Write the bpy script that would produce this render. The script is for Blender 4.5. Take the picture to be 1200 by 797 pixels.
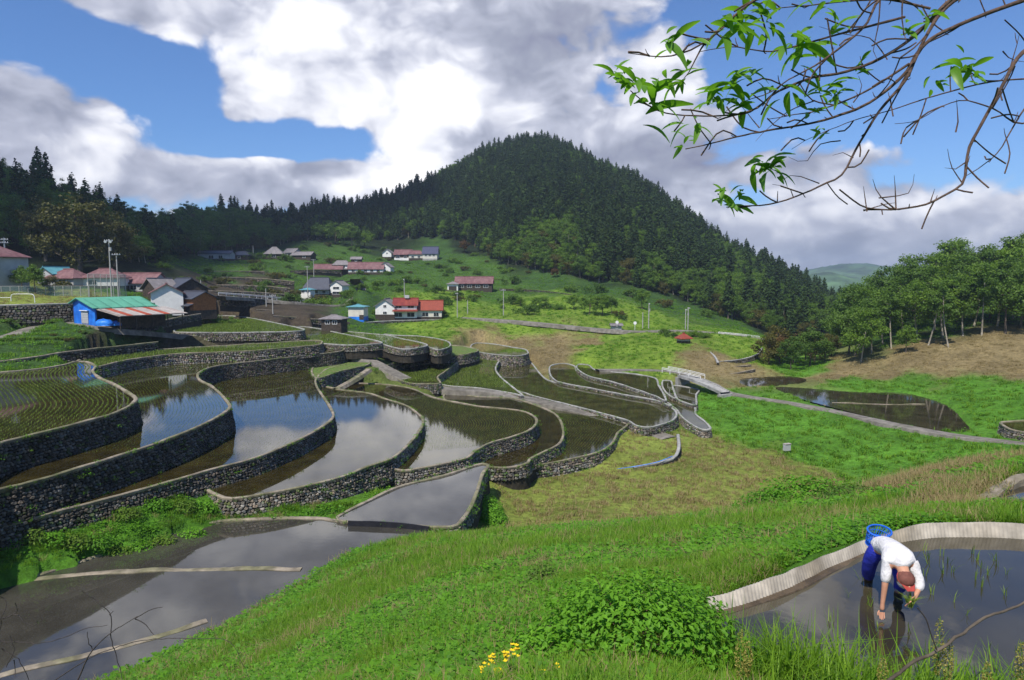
import bpy, math, numpy as np
from mathutils import Vector, Matrix
R = np.random.RandomState(7)
for o in list(bpy.data.objects): bpy.data.objects.remove(o)
scene = bpy.context.scene
COL = scene.collection
# ------------------------------------------------------------------ camera
F, U0, V0, HOR = 800., 600., 398.5, 325.      # photograph is 1200 px wide
PIT = math.atan((V0-HOR)/F); CP, SP = math.cos(PIT), math.sin(PIT)
cam = bpy.data.cameras.new('camera'); camo = bpy.data.objects.new('camera', cam); COL.objects.link(camo)
cam.sensor_width = 36; cam.lens = 24; cam.clip_start = .05; cam.clip_end = 20000
camo.location = (0, 0, 0); camo.rotation_euler = (math.pi/2-PIT, 0, 0); scene.camera = camo
# ------------------------------------------------------------------ light
SUN_AZ, SUN_EL = math.radians(-152), math.radians(56)      # azimuth from +Y towards +X
sund = Vector((math.sin(SUN_AZ)*math.cos(SUN_EL), math.cos(SUN_AZ)*math.cos(SUN_EL), math.sin(SUN_EL)))
sl = bpy.data.lights.new('sun', 'SUN'); sl.energy = 3.9; sl.angle = math.radians(.6); sl.color = (1, .95, .86)
so = bpy.data.objects.new('sun', sl); COL.objects.link(so); so.rotation_euler = (-sund).to_track_quat('-Z', 'Y').to_euler()
so.location = sund*200
scene.view_settings.view_transform = 'Standard'; scene.view_settings.look = 'None'
scene.view_settings.exposure = 0.5; scene.view_settings.gamma = 1

def ray(u, v):
    xc = (u-U0)/F; yc = (V0-v)/F
    return np.array([xc, CP+yc*SP, -SP+yc*CP])
def G(u, v, z): d = ray(u, v); return d*(z/d[2])            # pixel -> point on the level z
def P(u, v, D): d = ray(u, v); return d*(D/d[1])            # pixel -> point at ground distance D

class NT:                                                   # tiny node helper
    def __init__(s, tree): s.t = tree; tree.nodes.clear()
    def n(s, typ, **kw):
        nd = s.t.nodes.new(typ)
        for k, v in kw.items():
            if k.startswith('i_'):
                key = k[2:]; key = int(key) if key.isdigit() else key.replace('_', ' ')
                s.set(nd.inputs[key], v)
            else: setattr(nd, k, v)
        return nd
    def set(s, sock, v):
        if isinstance(v, bpy.types.NodeSocket): s.t.links.new(v, sock)
        elif isinstance(v, bpy.types.Node): s.t.links.new(v.outputs[0], sock)
        else: sock.default_value = v
    def math(s, op, a, b=None, c=None, clamp=False):
        nd = s.t.nodes.new('ShaderNodeMath'); nd.operation = op; nd.use_clamp = clamp
        for i, x in enumerate((a, b, c)):
            if x is not None: s.set(nd.inputs[i], x)
        return nd.outputs[0]
    def vmath(s, op, a, b=None, scale=None):
        nd = s.t.nodes.new('ShaderNodeVectorMath'); nd.operation = op
        s.set(nd.inputs[0], a)
        if b is not None: s.set(nd.inputs[1], b)
        if scale is not None: s.set(nd.inputs[3], scale)
        return nd.outputs['Value'] if op in ('LENGTH', 'DOT_PRODUCT', 'DISTANCE') else nd.outputs[0]
    def ramp(s, x, a, b, lo=0., hi=1., smooth=True):
        nd = s.t.nodes.new('ShaderNodeMapRange'); nd.interpolation_type = 'SMOOTHSTEP' if smooth else 'LINEAR'
        for i, q in enumerate((x, a, b, lo, hi)): s.set(nd.inputs[i], q)
        return nd.outputs[0]
    def noise(s, vec, scale, detail=6, rough=.55, dist=0., dims='3D'):
        nd = s.t.nodes.new('ShaderNodeTexNoise'); nd.noise_dimensions = dims
        if vec is not None: s.set(nd.inputs['Vector'], vec)
        nd.inputs['Scale'].default_value = scale; nd.inputs['Detail'].default_value = detail
        nd.inputs['Roughness'].default_value = rough; nd.inputs['Distortion'].default_value = dist
        return nd.outputs[0]
    def mix(s, f, a, b, blend='MIX'):
        nd = s.t.nodes.new('ShaderNodeMix'); nd.data_type = 'RGBA'; nd.blend_type = blend
        s.set(nd.inputs[0], f)
        for i, q in ((6, a), (7, b)):
            s.set(nd.inputs[i], (tuple(q)+(1,))[:4] if isinstance(q, (tuple, list)) else q)
        return nd.outputs[2]

# ------------------------------------------------------------------ sky with broken spring cloud
w = bpy.data.worlds.new('World'); scene.world = w; w.use_nodes = True
N = NT(w.node_tree)
sky = N.n('ShaderNodeTexSky', sky_type='NISHITA', sun_disc=False)
sky.sun_elevation = SUN_EL; sky.sun_rotation = SUN_AZ; sky.air_density = 1.0; sky.dust_density = .3; sky.ozone_density = 2.0; sky.altitude = 500
tc = N.n('ShaderNodeTexCoord')
dirv = tc.outputs['Generated']
sep = N.n('ShaderNodeSeparateXYZ'); N.set(sep.inputs[0], dirv)
az = N.math('ARCTAN2', sep.outputs[0], sep.outputs[1]); el = N.math('ARCSINE', sep.outputs[2])
comb = N.n('ShaderNodeCombineXYZ'); N.set(comb.inputs[0], az); N.set(comb.inputs[1], el); ae = comb.outputs[0]   # azimuth, elevation
def azel(u, v): d = ray(u, v); return math.atan2(d[0], d[1]), math.atan2(d[2], math.hypot(d[0], d[1]))
def blobs(lst):                          # soft elliptical patches of sky, each around one azimuth and elevation
    acc = None
    for (u, v, su, sv, amp) in lst:
        a0, e0 = azel(u, v); ka, ke = F/su, F/sv
        q = N.t.nodes.new('ShaderNodeVectorMath'); q.operation = 'MULTIPLY_ADD'; N.set(q.inputs[0], ae); q.inputs[1].default_value = (ka, ke, 0); q.inputs[2].default_value = (-a0*ka, -e0*ke, 0)
        g_ = N.math('POWER', math.exp(-1.), N.vmath('DOT_PRODUCT', q.outputs[0], q.outputs[0]))
        acc = N.math('MULTIPLY', g_, amp) if acc is None else N.math('MULTIPLY_ADD', g_, amp, acc)
    return acc
cv = N.vmath('MULTIPLY', ae, (3.4, 5.0, 0))
warp = N.n('ShaderNodeTexNoise', noise_dimensions='2D'); N.set(warp.inputs['Vector'], cv); warp.inputs['Scale'].default_value = 2.2; warp.inputs['Detail'].default_value = 2
cvw = N.vmath('ADD', cv, N.vmath('SCALE', N.vmath('SUBTRACT', warp.outputs['Color'], (.5, .5, .5)), scale=.22))
n1 = N.noise(cvw, 1.5, 6, .56, dims='2D'); n1b = N.noise(N.vmath('ADD', cvw, (-.09, .13, 0)), 1.5, 4, .55, dims='2D')
vr = N.n('ShaderNodeTexVoronoi', voronoi_dimensions='2D', feature='SMOOTH_F1'); N.set(vr.inputs['Vector'], cvw); vr.inputs['Scale'].default_value = 4.2; vr.inputs['Smoothness'].default_value = .6; vr.inputs['Detail'].default_value = 1.5
n2 = N.math('SUBTRACT', 1.02, N.math('ADD', vr.outputs[0], N.math('MULTIPLY', N.noise(cvw, 7, 4, .6, dims='2D'), .3)))      # billows
cover = blobs([(580, 40, 240, 105, .46), (230, 8, 190, 46, .42), (720, 185, 185, 66, .55), (30, 135, 150, 62, .46), (280, 112, 45, 32, .36), (375, 112, 55, 26, .36),
               (150, 200, 150, 40, .3), (330, 208, 90, 30, .40), (490, 165, 100, 75, .5), (1030, 268, 280, 50, .46), (790, 62, 45, 38, .35), (950, 190, 90, 18, .26), (440, 218, 60, 14, .3), (250, -170, 520, 110, .30), (900, -200, 300, 120, .15),
               (10, 28, 90, 26, -.45), (110, 62, 80, 22, -.42), (215, 122, 42, 46, -.46), (290, 60, 60, 12, -.12), (420, 150, 26, 34, -.22), (330, 178, 120, 12, -.2), (270, 168, 60, 18, -.40), (360, 165, 75, 24, -.42), (1050, 105, 200, 75, -.5), (870, 232, 60, 14, -.25), (850, 20, 60, 50, -.4)])
cover = N.math('ADD', cover, N.ramp(el, .20, .03, 0., .13))      # layers close up towards the horizon
dens = N.math('ADD', N.math('MULTIPLY_ADD', n1, .9, cover), N.math('MULTIPLY', N.math('SUBTRACT', n2, .5), .26))
mask = N.ramp(dens, .50, .66)
white = blobs([(515, 120, 90, 50, .46), (465, 182, 45, 38, .52), (300, 12, 190, 26, .30), (325, 106, 85, 20, .30), (1090, 236, 110, 18, .34), (870, 252, 60, 12, .36), (140, 195, 60, 18, .22), (410, 221, 50, 12, .45),
               (610, 128, 40, 14, .3), (740, 205, 150, 42, -.26), (610, 45, 130, 50, -.10), (1040, 292, 240, 16, -.08), (50, 90, 100, 14, .15)])
lit = N.math('MULTIPLY', N.math('SUBTRACT', n1, n1b), 1.45)
shade = N.math('ADD', N.math('ADD', N.math('ADD', white, .57), lit), N.math('MULTIPLY', N.math('SUBTRACT', n2, .5), .27))
shade = N.math('SUBTRACT', shade, N.math('MULTIPLY', N.ramp(dens, .7, 1.2), .12), clamp=True)
cr = N.n('ShaderNodeValToRGB'); N.set(cr.inputs[0], shade); e = cr.color_ramp.elements
e[0].position = 0; e[0].color = (.17, .18, .27, 1); e[1].position = 1; e[1].color = (1.05, 1.03, 1.02, 1)
for pos, c in ((.3, (.28, .30, .38, 1)), (.5, (.42, .44, .53, 1)), (.70, (.71, .72, .78, 1))):
    x = e.new(pos); x.color = c
SKY = .085
skyc = N.vmath('SCALE', sky.outputs[0], scale=SKY)
skyc = N.mix(1., skyc, (.64, .88, 1.22), 'MULTIPLY')
out = N.mix(mask, skyc, cr.outputs[0])
bg = N.n('ShaderNodeBackground'); N.set(bg.inputs[0], out); bg.inputs[1].default_value = 1.
w.cycles.sampling_method = 'MANUAL'; w.cycles.sample_map_resolution = 256
wo = N.n('ShaderNodeOutputWorld'); N.set(wo.inputs[0], bg.outputs[0])

# ------------------------------------------------------------------ materials
MATS = {}
def new_mat(name):
    m = bpy.data.materials.new(name); m.use_nodes = True; MATS[name] = m
    n = NT(m.node_tree); out = n.n('ShaderNodeOutputMaterial'); b = n.n('ShaderNodeBsdfPrincipled')
    n.set(out.inputs[0], b.outputs[0]); return m, n, b, out
def mat(name, col, rough=.8, var=.25, scale=3., bump=0., bscale=None, col2=None, spec=.3, metallic=0., tint=False, orand=0.):
    if name in MATS: return MATS[name]
    m, n, b, out = new_mat(name)
    tcn = n.n('ShaderNodeTexCoord'); v = tcn.outputs['Object']
    nz = n.noise(v, scale, 6, .6)
    k = n.ramp(nz, .3, .7, 1-var, 1+var)
    c = n.mix(n.ramp(n.noise(v, scale*.23, 4), .42, .62), tuple(col), tuple(col2 if col2 else col))
    c = n.vmath('SCALE', c, scale=k)
    if tint:
        a = n.n('ShaderNodeAttribute', attribute_name='tint'); c = n.mix(1., c, a.outputs['Color'], 'MULTIPLY')
    if orand:
        oi = n.n('ShaderNodeObjectInfo'); c = n.vmath('SCALE', c, scale=n.ramp(oi.outputs['Random'], 0, 1, 1-orand, 1+orand, False))
    n.set(b.inputs['Base Color'], c); b.inputs['Roughness'].default_value = rough
    b.inputs['Specular IOR Level'].default_value = spec; b.inputs['Metallic'].default_value = metallic
    if bump:
        bn = n.n('ShaderNodeBump'); bn.inputs['Strength'].default_value = bump; bn.inputs['Distance'].default_value = .05
        n.set(bn.inputs['Height'], n.noise(v, bscale or scale*3, 6, .65)); n.set(b.inputs['Normal'], bn.outputs[0])
    return m
def leaf_mat(name, c1, c2, transl=.3, rough=.55, orand=.3, spec=.25):
    if name in MATS: return MATS[name]
    m, n, b, out = new_mat(name)
    a = n.n('ShaderNodeAttribute', attribute_name='tint'); oi = n.n('ShaderNodeObjectInfo')
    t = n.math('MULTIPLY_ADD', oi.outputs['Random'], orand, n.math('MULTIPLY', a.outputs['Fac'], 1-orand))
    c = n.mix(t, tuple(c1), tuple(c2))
    n.set(b.inputs['Base Color'], c); b.inputs['Roughness'].default_value = rough; b.inputs['Specular IOR Level'].default_value = spec
    tr = n.n('ShaderNodeBsdfTranslucent'); n.set(tr.inputs[0], n.mix(1., c, (1.25, 1.35, .6), 'MULTIPLY'))
    mx = n.n('ShaderNodeMixShader'); mx.inputs[0].default_value = transl
    n.set(mx.inputs[1], b.outputs[0]); n.set(mx.inputs[2], tr.outputs[0]); n.set(out.inputs[0], mx.outputs[0])
    return m
def water_mat(name, mud, rough=.03, ripple=.02, ior=1.38, murk=.35, ms=.35):
    m, n, b, out = new_mat(name)
    v = n.n('ShaderNodeTexCoord').outputs['Object']
    k = n.ramp(n.noise(v, ms, 5, .6), .35, .68, 1-murk, 1+murk)
    n.set(b.inputs['Base Color'], n.vmath('SCALE', n.mix(1., tuple(mud), (1, 1, 1), 'MULTIPLY'), scale=k))
    b.inputs['Roughness'].default_value = rough; b.inputs['IOR'].default_value = ior; b.inputs['Specular IOR Level'].default_value = .5
    bn = n.n('ShaderNodeBump'); bn.inputs['Strength'].default_value = ripple; bn.inputs['Distance'].default_value = .05
    n.set(bn.inputs['Height'], n.noise(v, 2.2, 4, .5)); n.set(b.inputs['Normal'], bn.outputs[0])
    return m

# ------------------------------------------------------------------ mesh + object helpers
def mesh(name, verts, faces, mats=(), tint=None, midx=None, smooth=False):
    """faces: one array (M,k) or a list of such arrays"""
    me = bpy.data.meshes.new(name); verts = np.asarray(verts, dtype=np.float32).reshape(-1, 3)
    if isinstance(faces, np.ndarray): faces = [faces]
    faces = [np.asarray(f, dtype=np.int32) for f in faces if len(f)]
    tot = np.concatenate([np.full(len(f), f.shape[1], np.int32) for f in faces]) if faces else np.zeros(0, np.int32)
    loops = np.concatenate([f.ravel() for f in faces]) if faces else np.zeros(0, np.int32)
    me.vertices.add(len(verts)); me.vertices.foreach_set('co', verts.ravel())
    me.loops.add(len(loops)); me.loops.foreach_set('vertex_index', loops)
    me.polygons.add(len(tot)); me.polygons.foreach_set('loop_start', np.concatenate([[0], np.cumsum(tot)[:-1]]).astype(np.int32) if len(tot) else tot)
    me.polygons.foreach_set('loop_total', tot)
    for m in mats: me.materials.append(MATS[m] if isinstance(m, str) else m)
    if midx is not None: me.polygons.foreach_set('material_index', np.asarray(midx, np.int32))
    me.update(calc_edges=True)
    me.polygons.foreach_set('use_smooth', np.full(len(tot), bool(smooth)))
    if tint is not None:
        at = me.color_attributes.new('tint', 'FLOAT_COLOR', 'POINT'); t = np.asarray(tint, np.float32)
        if t.ndim == 1: t = np.repeat(t[:, None], 3, 1)
        at.data.foreach_set('color', np.concatenate([t, np.ones((len(t), 1), np.float32)], 1).ravel())
    return me
def obj(name, me, parent=None, label=None, cat=None, group=None, kind=None, loc=None, rz=None, scale=None, link=True):
    o = bpy.data.objects.new(name, me)
    if link: COL.objects.link(o)
    if parent is not None: o.parent = parent
    for k, v in (('label', label), ('category', cat), ('group', group), ('kind', kind)):
        if v: o[k] = v
    if loc is not None: o.location = [float(x) for x in loc]
    if rz is not None: o.rotation_euler = (0, 0, rz)
    if scale is not None: o.scale = (scale,)*3 if np.isscalar(scale) else scale
    return o
def empty(name, loc, label, cat, group=None, rz=0., scale=None):
    o = obj(name, None, None, label, cat, group, None, loc, rz, scale); o.empty_display_size = .3; return o
class MB:                                # collects simple shapes into one mesh
    def __init__(s): s.v = []; s.f = {}; s.n = 0
    def add(s, v, faces):
        v = np.asarray(v, float); s.v.append(v)
        for f in faces: s.f.setdefault(len(f), []).append([i+s.n for i in f])
        s.n += len(v); return s
    def box(s, c, d, rz=0., taper=1.):
        x, y, z = [q/2 for q in d]; v = []
        for k, sz in ((-1, 1), (1, taper)):
            for a, b in ((-1, -1), (1, -1), (1, 1), (-1, 1)): v.append((a*x*sz, b*y*sz, k*z))
        v = np.array(v); cc, ss = math.cos(rz), math.sin(rz)
        v = np.stack([v[:, 0]*cc-v[:, 1]*ss, v[:, 0]*ss+v[:, 1]*cc, v[:, 2]], 1)+np.array(c)
        return s.add(v, [(0, 3, 2, 1), (4, 5, 6, 7), (0, 1, 5, 4), (1, 2, 6, 5), (2, 3, 7, 6), (3, 0, 4, 7)])
    def tube(s, pts, rad, k=6, cap=True):
        pts = np.asarray(pts, float); n = len(pts); rad = np.full(n, rad) if np.isscalar(rad) else np.asarray(rad, float)
        T = np.gradient(pts, axis=0); T /= np.linalg.norm(T, axis=1)[:, None]+1e-9
        ref = np.array([0, 0, 1.]) if abs(T[:, 2]).mean() < .8 else np.array([1., 0, 0])
        A = np.cross(T, ref); A /= np.linalg.norm(A, axis=1)[:, None]+1e-9; B = np.cross(T, A)
        an = np.arange(k)*2*math.pi/k
        ring = pts[:, None]+rad[:, None, None]*(np.cos(an)[None, :, None]*A[:, None]+np.sin(an)[None, :, None]*B[:, None])
        fs = [(i*k+j, i*k+(j+1) % k, (i+1)*k+(j+1) % k, (i+1)*k+j) for i in range(n-1) for j in range(k)]
        if cap and k > 2: fs += [tuple(range(k)), tuple((n-1)*k+j for j in reversed(range(k)))]
        return s.add(ring.reshape(-1, 3), fs)
    def quad(s, a, b, c, d): return s.add([a, b, c, d], [(0, 1, 2, 3)])
    def me(s, name, m, smooth=False):
        return mesh(name, np.concatenate(s.v), [np.array(f) for f in s.f.values()], [m], smooth=smooth, tint=np.ones(s.n))
    def obj(s, name, m, parent=None, smooth=False, **kw): return obj(name, s.me(name, m, smooth), parent, **kw)

def smooth_line(p, closed=False, step=.6):
    """Catmull-Rom through the points, resampled evenly"""
    p = np.asarray(p, float); n = len(p); out = []
    idx = range(n if closed else n-1)
    for i in idx:
        g = (lambda k: p[k % n]) if closed else (lambda k: p[min(max(k, 0), n-1)])
        p0, p1, p2, p3 = g(i-1), g(i), g(i+1), g(i+2)
        t = np.linspace(0, 1, 12, endpoint=False)[:, None]
        m1 = (p2-p0)*.5; m2 = (p3-p1)*.5; L = np.linalg.norm(p2-p1)
        for m in (m1, m2):
            q = np.linalg.norm(m)
            if q > L: m *= L/q
        out.append((2*t**3-3*t**2+1)*p1+(t**3-2*t**2+t)*m1+(-2*t**3+3*t**2)*p2+(t**3-t**2)*m2)
    out = np.concatenate(out+([p[:1]] if closed else [p[-1:]]))
    s = np.concatenate([[0], np.cumsum(np.linalg.norm(np.diff(out, axis=0), axis=1))])
    k = max(2, int(round(s[-1]/step))); q = np.linspace(0, s[-1], k+1)
    r = np.stack([np.interp(q, s, out[:, i]) for i in range(p.shape[1])], 1)
    return r[:-1] if closed else r
def inside(poly, x, y):
    c = np.zeros(len(x), bool); n = len(poly); j = n-1
    for i in range(n):
        xi, yi = poly[i][0], poly[i][1]; xj, yj = poly[j][0], poly[j][1]
        if yi != yj: c ^= ((yi > y) != (yj > y)) & (x < (xj-xi)*(y-yi)/(yj-yi)+xi)
        j = i
    return c
def edge_dist(poly, x, y, closed=True):
    d = np.full(len(x), 1e9); n = len(poly)
    for i in range(n if closed else n-1):
        a = poly[i][:2]; b = poly[(i+1) % n][:2]; ab = b-a; L = ab@ab+1e-9
        t = np.clip(((x-a[0])*ab[0]+(y-a[1])*ab[1])/L, 0, 1)
        d = np.minimum(d, np.hypot(x-a[0]-t*ab[0], y-a[1]-t*ab[1]))
    return d
def fbm(x, y, s=1., o=4, seed=0):
    """cheap smooth value noise in numpy"""
    r = np.random.RandomState(seed); tab = r.rand(256, 256); out = 0; a = .5; tot = 0
    for k in range(o):
        X = x/s*2**k+17.3*k; Y = y/s*2**k+9.1*k; xi = np.floor(X).astype(int); yi = np.floor(Y).astype(int)
        fx = X-xi; fy = Y-yi; fx = fx*fx*(3-2*fx); fy = fy*fy*(3-2*fy); g = lambda i, j: tab[(xi+i) & 255, (yi+j) & 255]
        out = out+a*((g(0, 0)*(1-fx)+g(1, 0)*fx)*(1-fy)+(g(0, 1)*(1-fx)+g(1, 1)*fx)*fy); tot += a; a *= .5
    return out/tot
# ================================================================== terraces: outlines traced on their own level
# key: (level, wall height, kind, outline pixels)
T = {
 'A': (-12.0, 2.5, 'rows', [(-150,575),(0,520),(40,510),(80,500),(127,487),(150,477),(160,468),(147,458),(133,450),(117,443),(109,435),(112,429),(100,424),(88,424),(75,428),(50,432),(0,437),(-150,446)]),
 'K': (-12.6, 1.9, 'green', [(111,430),(150,422),(200,415.5),(250,413),(300,411),(345,407),(372,404.5),(377,402.5),(370,399),(300,403),(200,409),(150,413),(110,418),(90,424)]),
 'B': (-14.3, 2.6, 'rows', [(-150,628),(0,574),(20,570),(100,547),(200,514),(250,492),(265,483),(270,477),(266,470),(258,461),(247,452),(235,446),(232,440),(238,434),(255,429),(280,425.5),(300,423.5),(330,420),(360,416.5),(400,411.5),(402,404),(300,408),(200,412),(120,424),(100,440),(80,470),(-150,545)]),
 'C': (-16.8, 1.9, 'rows', [(-110,650),(0,619),(72,599),(175,572),(240,553),(299,537),(350,516),(382,498),(391,488),(387,477),(377,462),(371,452),(371,444),(385,432),(412,424),(300,424),(250,440),(232,478),(150,520),(-110,590)]),
 'D': (-18.4, 2.0, 'water', [(262,584),(300,581),(350,572),(395,561),(430,548),(460,537),(480,520),(494,502),(496,492),(490,485),(475,475),(450,467),(432,461),(400,457),(385,454),(372,452),(362,478),(335,505),(290,530),(240,565)]),
 'E': (-19.6, 2.0, 'rows', [(473,552),(493,549),(520,544),(547,537),(557,529),(575,519),(598,513),(620,505),(629,496),(627,489),(616,483),(600,480),(567,477),(542,473),(508,466),(487,457),(470,453),(440,450),(395,450),(380,462),(450,490),(440,525),(440,545)]),
 'N': (-21.3, 1.5, 'water', [(525,461),(560,465),(600,467),(633,477),(650,485),(657,493),(660,503),(660,512),(655,521),(640,529),(622,538),(617,544),(596,548),(572,547),(562,540),(570,515),(600,500),(605,488),(560,482),(522,470)]),
 'M': (-22.5, 1.7, 'rows', [(625,468),(660,476),(700,486),(735,495),(724,508),(718,519),(708,527),(692,533),(660,540),(632,545),(620,547),(622,530),(645,515),(640,490),(622,476)]),
 'F': (-19.85, 1.1, 'water', [(395,606),(430,588),(470,570),(520,558),(550,548),(565,544),(573,546),(566,556),(560,575),(552,595),(541,612),(532,618),(500,618),(440,613),(400,611)]),
 'W': (-16.7, 2.2, 'grass', [(371,443),(400,435),(430,428),(433,424),(425,419),(400,422),(368,430)]),
 'J': (-11.2, 1.6, 'green', [(205,389),(250,390),(300,389.5),(330,389),(352,388),(356,386),(330,380),(288,372),(262,370),(238,374),(215,382)]),
 'Y': (-13.3, 1.1, 'green', [(350,399),(400,404.5),(430,404),(448,402),(430,397),(400,391),(372,385),(350,383),(340,390)]),
 'y': (-14.5, 1.2, 'green', [(447,403),(456,406),(470,409),(483,409),(501,405),(490,401),(470,397),(452,393),(400,388),(376,385),(390,392),(425,398)]),
 'Z': (-15.0, 1.3, 'green', [(500,406),(512,410),(522,408.5),(528,405),(525,400.5),(512,397),(490,394),(465,393),(450,392),(460,397),(485,402)]),
 'X': (-17.8, 2.0, 'grass', [(446,431),(456,427),(480,422),(505,418),(530,417),(548,415),(560,410),(530,405),(480,407),(450,414),(440,424)]),
 'L': (-19.3, 1.5, 'green', [(464,443),(480,449),(500,450),(516,449.5),(513,442),(521,436),(533,427),(543,418),(541,413),(500,416),(460,430)]),
 'l': (-20.8, 1.5, 'green', [(519,451),(560,455),(600,461),(613,464),(600,453),(587,442),(581,432),(588,421),(602,416),(585,413),(550,413),(538,420),(515,440)]),
 'Q': (-19.3, 3.0, 'green', [(555,411),(575,415),(600,417),(612,416.5),(619,414),(615,409.5),(600,407),(580,403.5),(560,402),(552,405)]),
 'O': (-22.0, 1.5, 'dark', [(616,461),(625,464),(660,473),(700,483),(735,493),(746,499),(760,501),(775,498),(788,493),(793,487),(791,481),(783,476),(767,471),(733,465),(700,458),(667,452),(643,446),(633,438),(622,425),(610,420),(595,420),(583,430),(582,440),(598,455)]),
 'P': (-21.6, 1.0, 'dark', [(645,429),(645,440),(653,447),(667,450.5),(700,456.5),(733,463),(767,469),(786,476),(784,473),(767,465),(738,455),(717,448.5),(690,442),(676,434.5),(673,429),(660,426)]),
 'p': (-21.1, 1.0, 'dark', [(676,432),(690,441),(717,447.5),(738,454),(767,464),(780,470),(778,462),(772,452),(767,443),(740,438),(700,434),(690,428),(678,427)]),
 'R': (-22.7, 1.2, 'dark', [(769,447),(775,455),(780,462),(793,469),(813,476.5),(816,486),(827,495),(833,503),(824,504),(811,498),(798,488),(790,478),(775,470),(766,462),(762,450)]),
 'r': (-22.2, 1.0, 'dark', [(789,452),(806,454),(819,457),(816,463),(816,475),(808,474),(794,468),(790,460)]),
 's': (-22.2, .8, 'dark', [(777,446),(786,446.5),(789,455),(792,467),(782,462),(776,453)]),
 'H': (-22.0, .6, 'pond', [(909,454),(945,455),(982,458),(1020,460),(1055,460),(1085,466),(1112,476),(1128,492),(1138,507),(1105,507),(1060,497),(1018,488),(970,476),(935,466)]),
 'h': (-22.4, .6, 'pond', [(868,444),(890,442),(925,441),(945,445),(930,451),(900,453),(872,452)]),
 'e': (-19.8, 2.2, 'dark', [(1172,496),(1185,494),(1230,493),(1260,500),(1240,510),(1190,505)]),
 'U': (-7.2, .5, 'pond', [(1148,596),(1172,581),(1183,568),(1192,562),(1230,556),(1300,560),(1320,620),(1170,612)]),
 'u': (-7.3, .5, 'pond', [(1046,609),(1060,605),(1088,599),(1100,604),(1080,612),(1055,622)]),
 'V': (-4.6, .6, 'pond', [(838,715),(870,707),(930,686),(975,663),(1020,643),(1065,631),(1110,626.5),(1200,629),(1300,645),(1500,720),(1500,850),(1050,850),(930,810),(875,790),(852,750)]),
 'g': (-20.0, .4, 'pond', [(-200,728),(-50,692),(30,679),(100,656),(180,631),(250,615),(300,610),(368,608),(410,614),(460,617),(500,620),(540,640),(450,700),(380,760),(300,830),(100,930),(-300,930)]),
}
POLY = {k: smooth_line([G(u, v, t[0]) for u, v in t[3]], True, .8 if t[0] < -8 else .4) for k, t in T.items()}
# roads and paths: centre pixels with level, width
ROADS = {
 'farm_road': (3.0, [(345,401,-13.4),(375,406,-14.1),(400,411,-14.7),(425,418,-15.8),(450,430,-17.5),(475,443,-19.2),(500,452,-20.2),(530,455.5,-20.4),(570,458,-20.6),(610,465,-21.2),(650,474,-21.9),(690,484,-22.4),(725,494,-22.8),(750,502,-23.0),(785,513,-23.3)]),
 'village_lane': (3.2, [(-40,405,-10.2),(10,394,-10.0),(40,384,-9.2),(75,377,-8.5),(110,381,-8.7),(150,386,-9.6),(200,391,-11.2),(260,394.5,-12.3),(330,399,-13.2),(365,404,-13.9)]),
 'hill_lane': (3.4, [(256,347,-4.9),(300,350,-6.5),(345,354,-7.8),(380,357,-9.0),(403,357,-9.2),(415,350,-7.6),(423,340,-4.6),(421,332,-2.2),(416,327,-.6)]),
 'east_path': (2.4, [(700,433,-20.6),(740,433,-20.9),(775,434,-21.2),(800,438,-21.5),(830,448,-21.8),(850,459,-22.0),(880,465,-22.1),(920,471,-22.1),(970,480,-22.0),(1020,491,-21.8),(1070,501,-21.6),(1120,510,-21.3),(1170,516,-20.9),(1230,523,-20.4)]),
 'upper_road': (4.5, [(540,372,-13.2),(600,375.5,-13.8),(650,380,-14.6),(700,385,-15.6),(750,388,-16.2),(790,387,-16.2),(830,389,-16.6),(860,392,-17.4),(900,398,-19)]),
}
RP = {k: smooth_line([G(u, v, z) for u, v, z in r[1]], False, .9) for k, r in ROADS.items()}

# ================================================================== the ground: one sheet
ctl = [(0,0,-1.7),(-5,0,-2.2),(5,0,-1.8),(0,-12,0.5),(-15,-6,-4),(15,-6,-.5),(0,3.2,-2.4),(3,3.5,-2.9),(6,4,-4.0),(-4,4,-3.6),(-3,7,-5.2),(-7,8,-7),(-12,12,-11),(-20,20,-17),(-30,12,-14),(-45,30,-19),(12,6,-4.7),(16,9,-4.7),(9,5,-4.5),(5,5.5,-4.6),(7,6.3,-4.8),
       (60,-30,6),(-60,-30,0),(0,-80,20),(-200,-200,20),(200,-200,30),(-120,20,-8),(-140,60,-5),(-160,110,2),(40,15,-3),(60,40,-8),(90,60,-10),(130,90,-4),(160,120,2)]
g3 = lambda L: [tuple(G(u, v, z)) for u, v, z in L]; p3 = lambda L: [tuple(P(u, v, D)) for u, v, D in L]
ctl += p3([(600,797,6.4),(700,797,6.1),(500,797,8),(400,797,11),(300,797,17),(200,797,25),(850,797,7.3),(300,740,29),(400,740,18),(500,740,12),(600,740,9),(700,740,7.4),(780,740,7.8),(400,690,34),(500,690,21),(600,690,14.5),(700,690,12),(800,690,11.5),
           (450,650,40),(500,650,34),(600,650,24),(700,650,19),(800,650,17),(870,665,12.5),(900,650,15),(600,628,45),(700,622,40),(800,615,36),(900,603,33),(950,620,17),(1000,613,15.5),(1000,588,29),(1050,575,29),(1100,554,33),(1180,538,37),(1040,596,24),(1100,585,25),(1150,565,28),
           (1090,612,14.3),(1190,606,14.5),(1130,600,17),(1240,600,15),(820,720,9.6),(850,775,8)])
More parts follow.
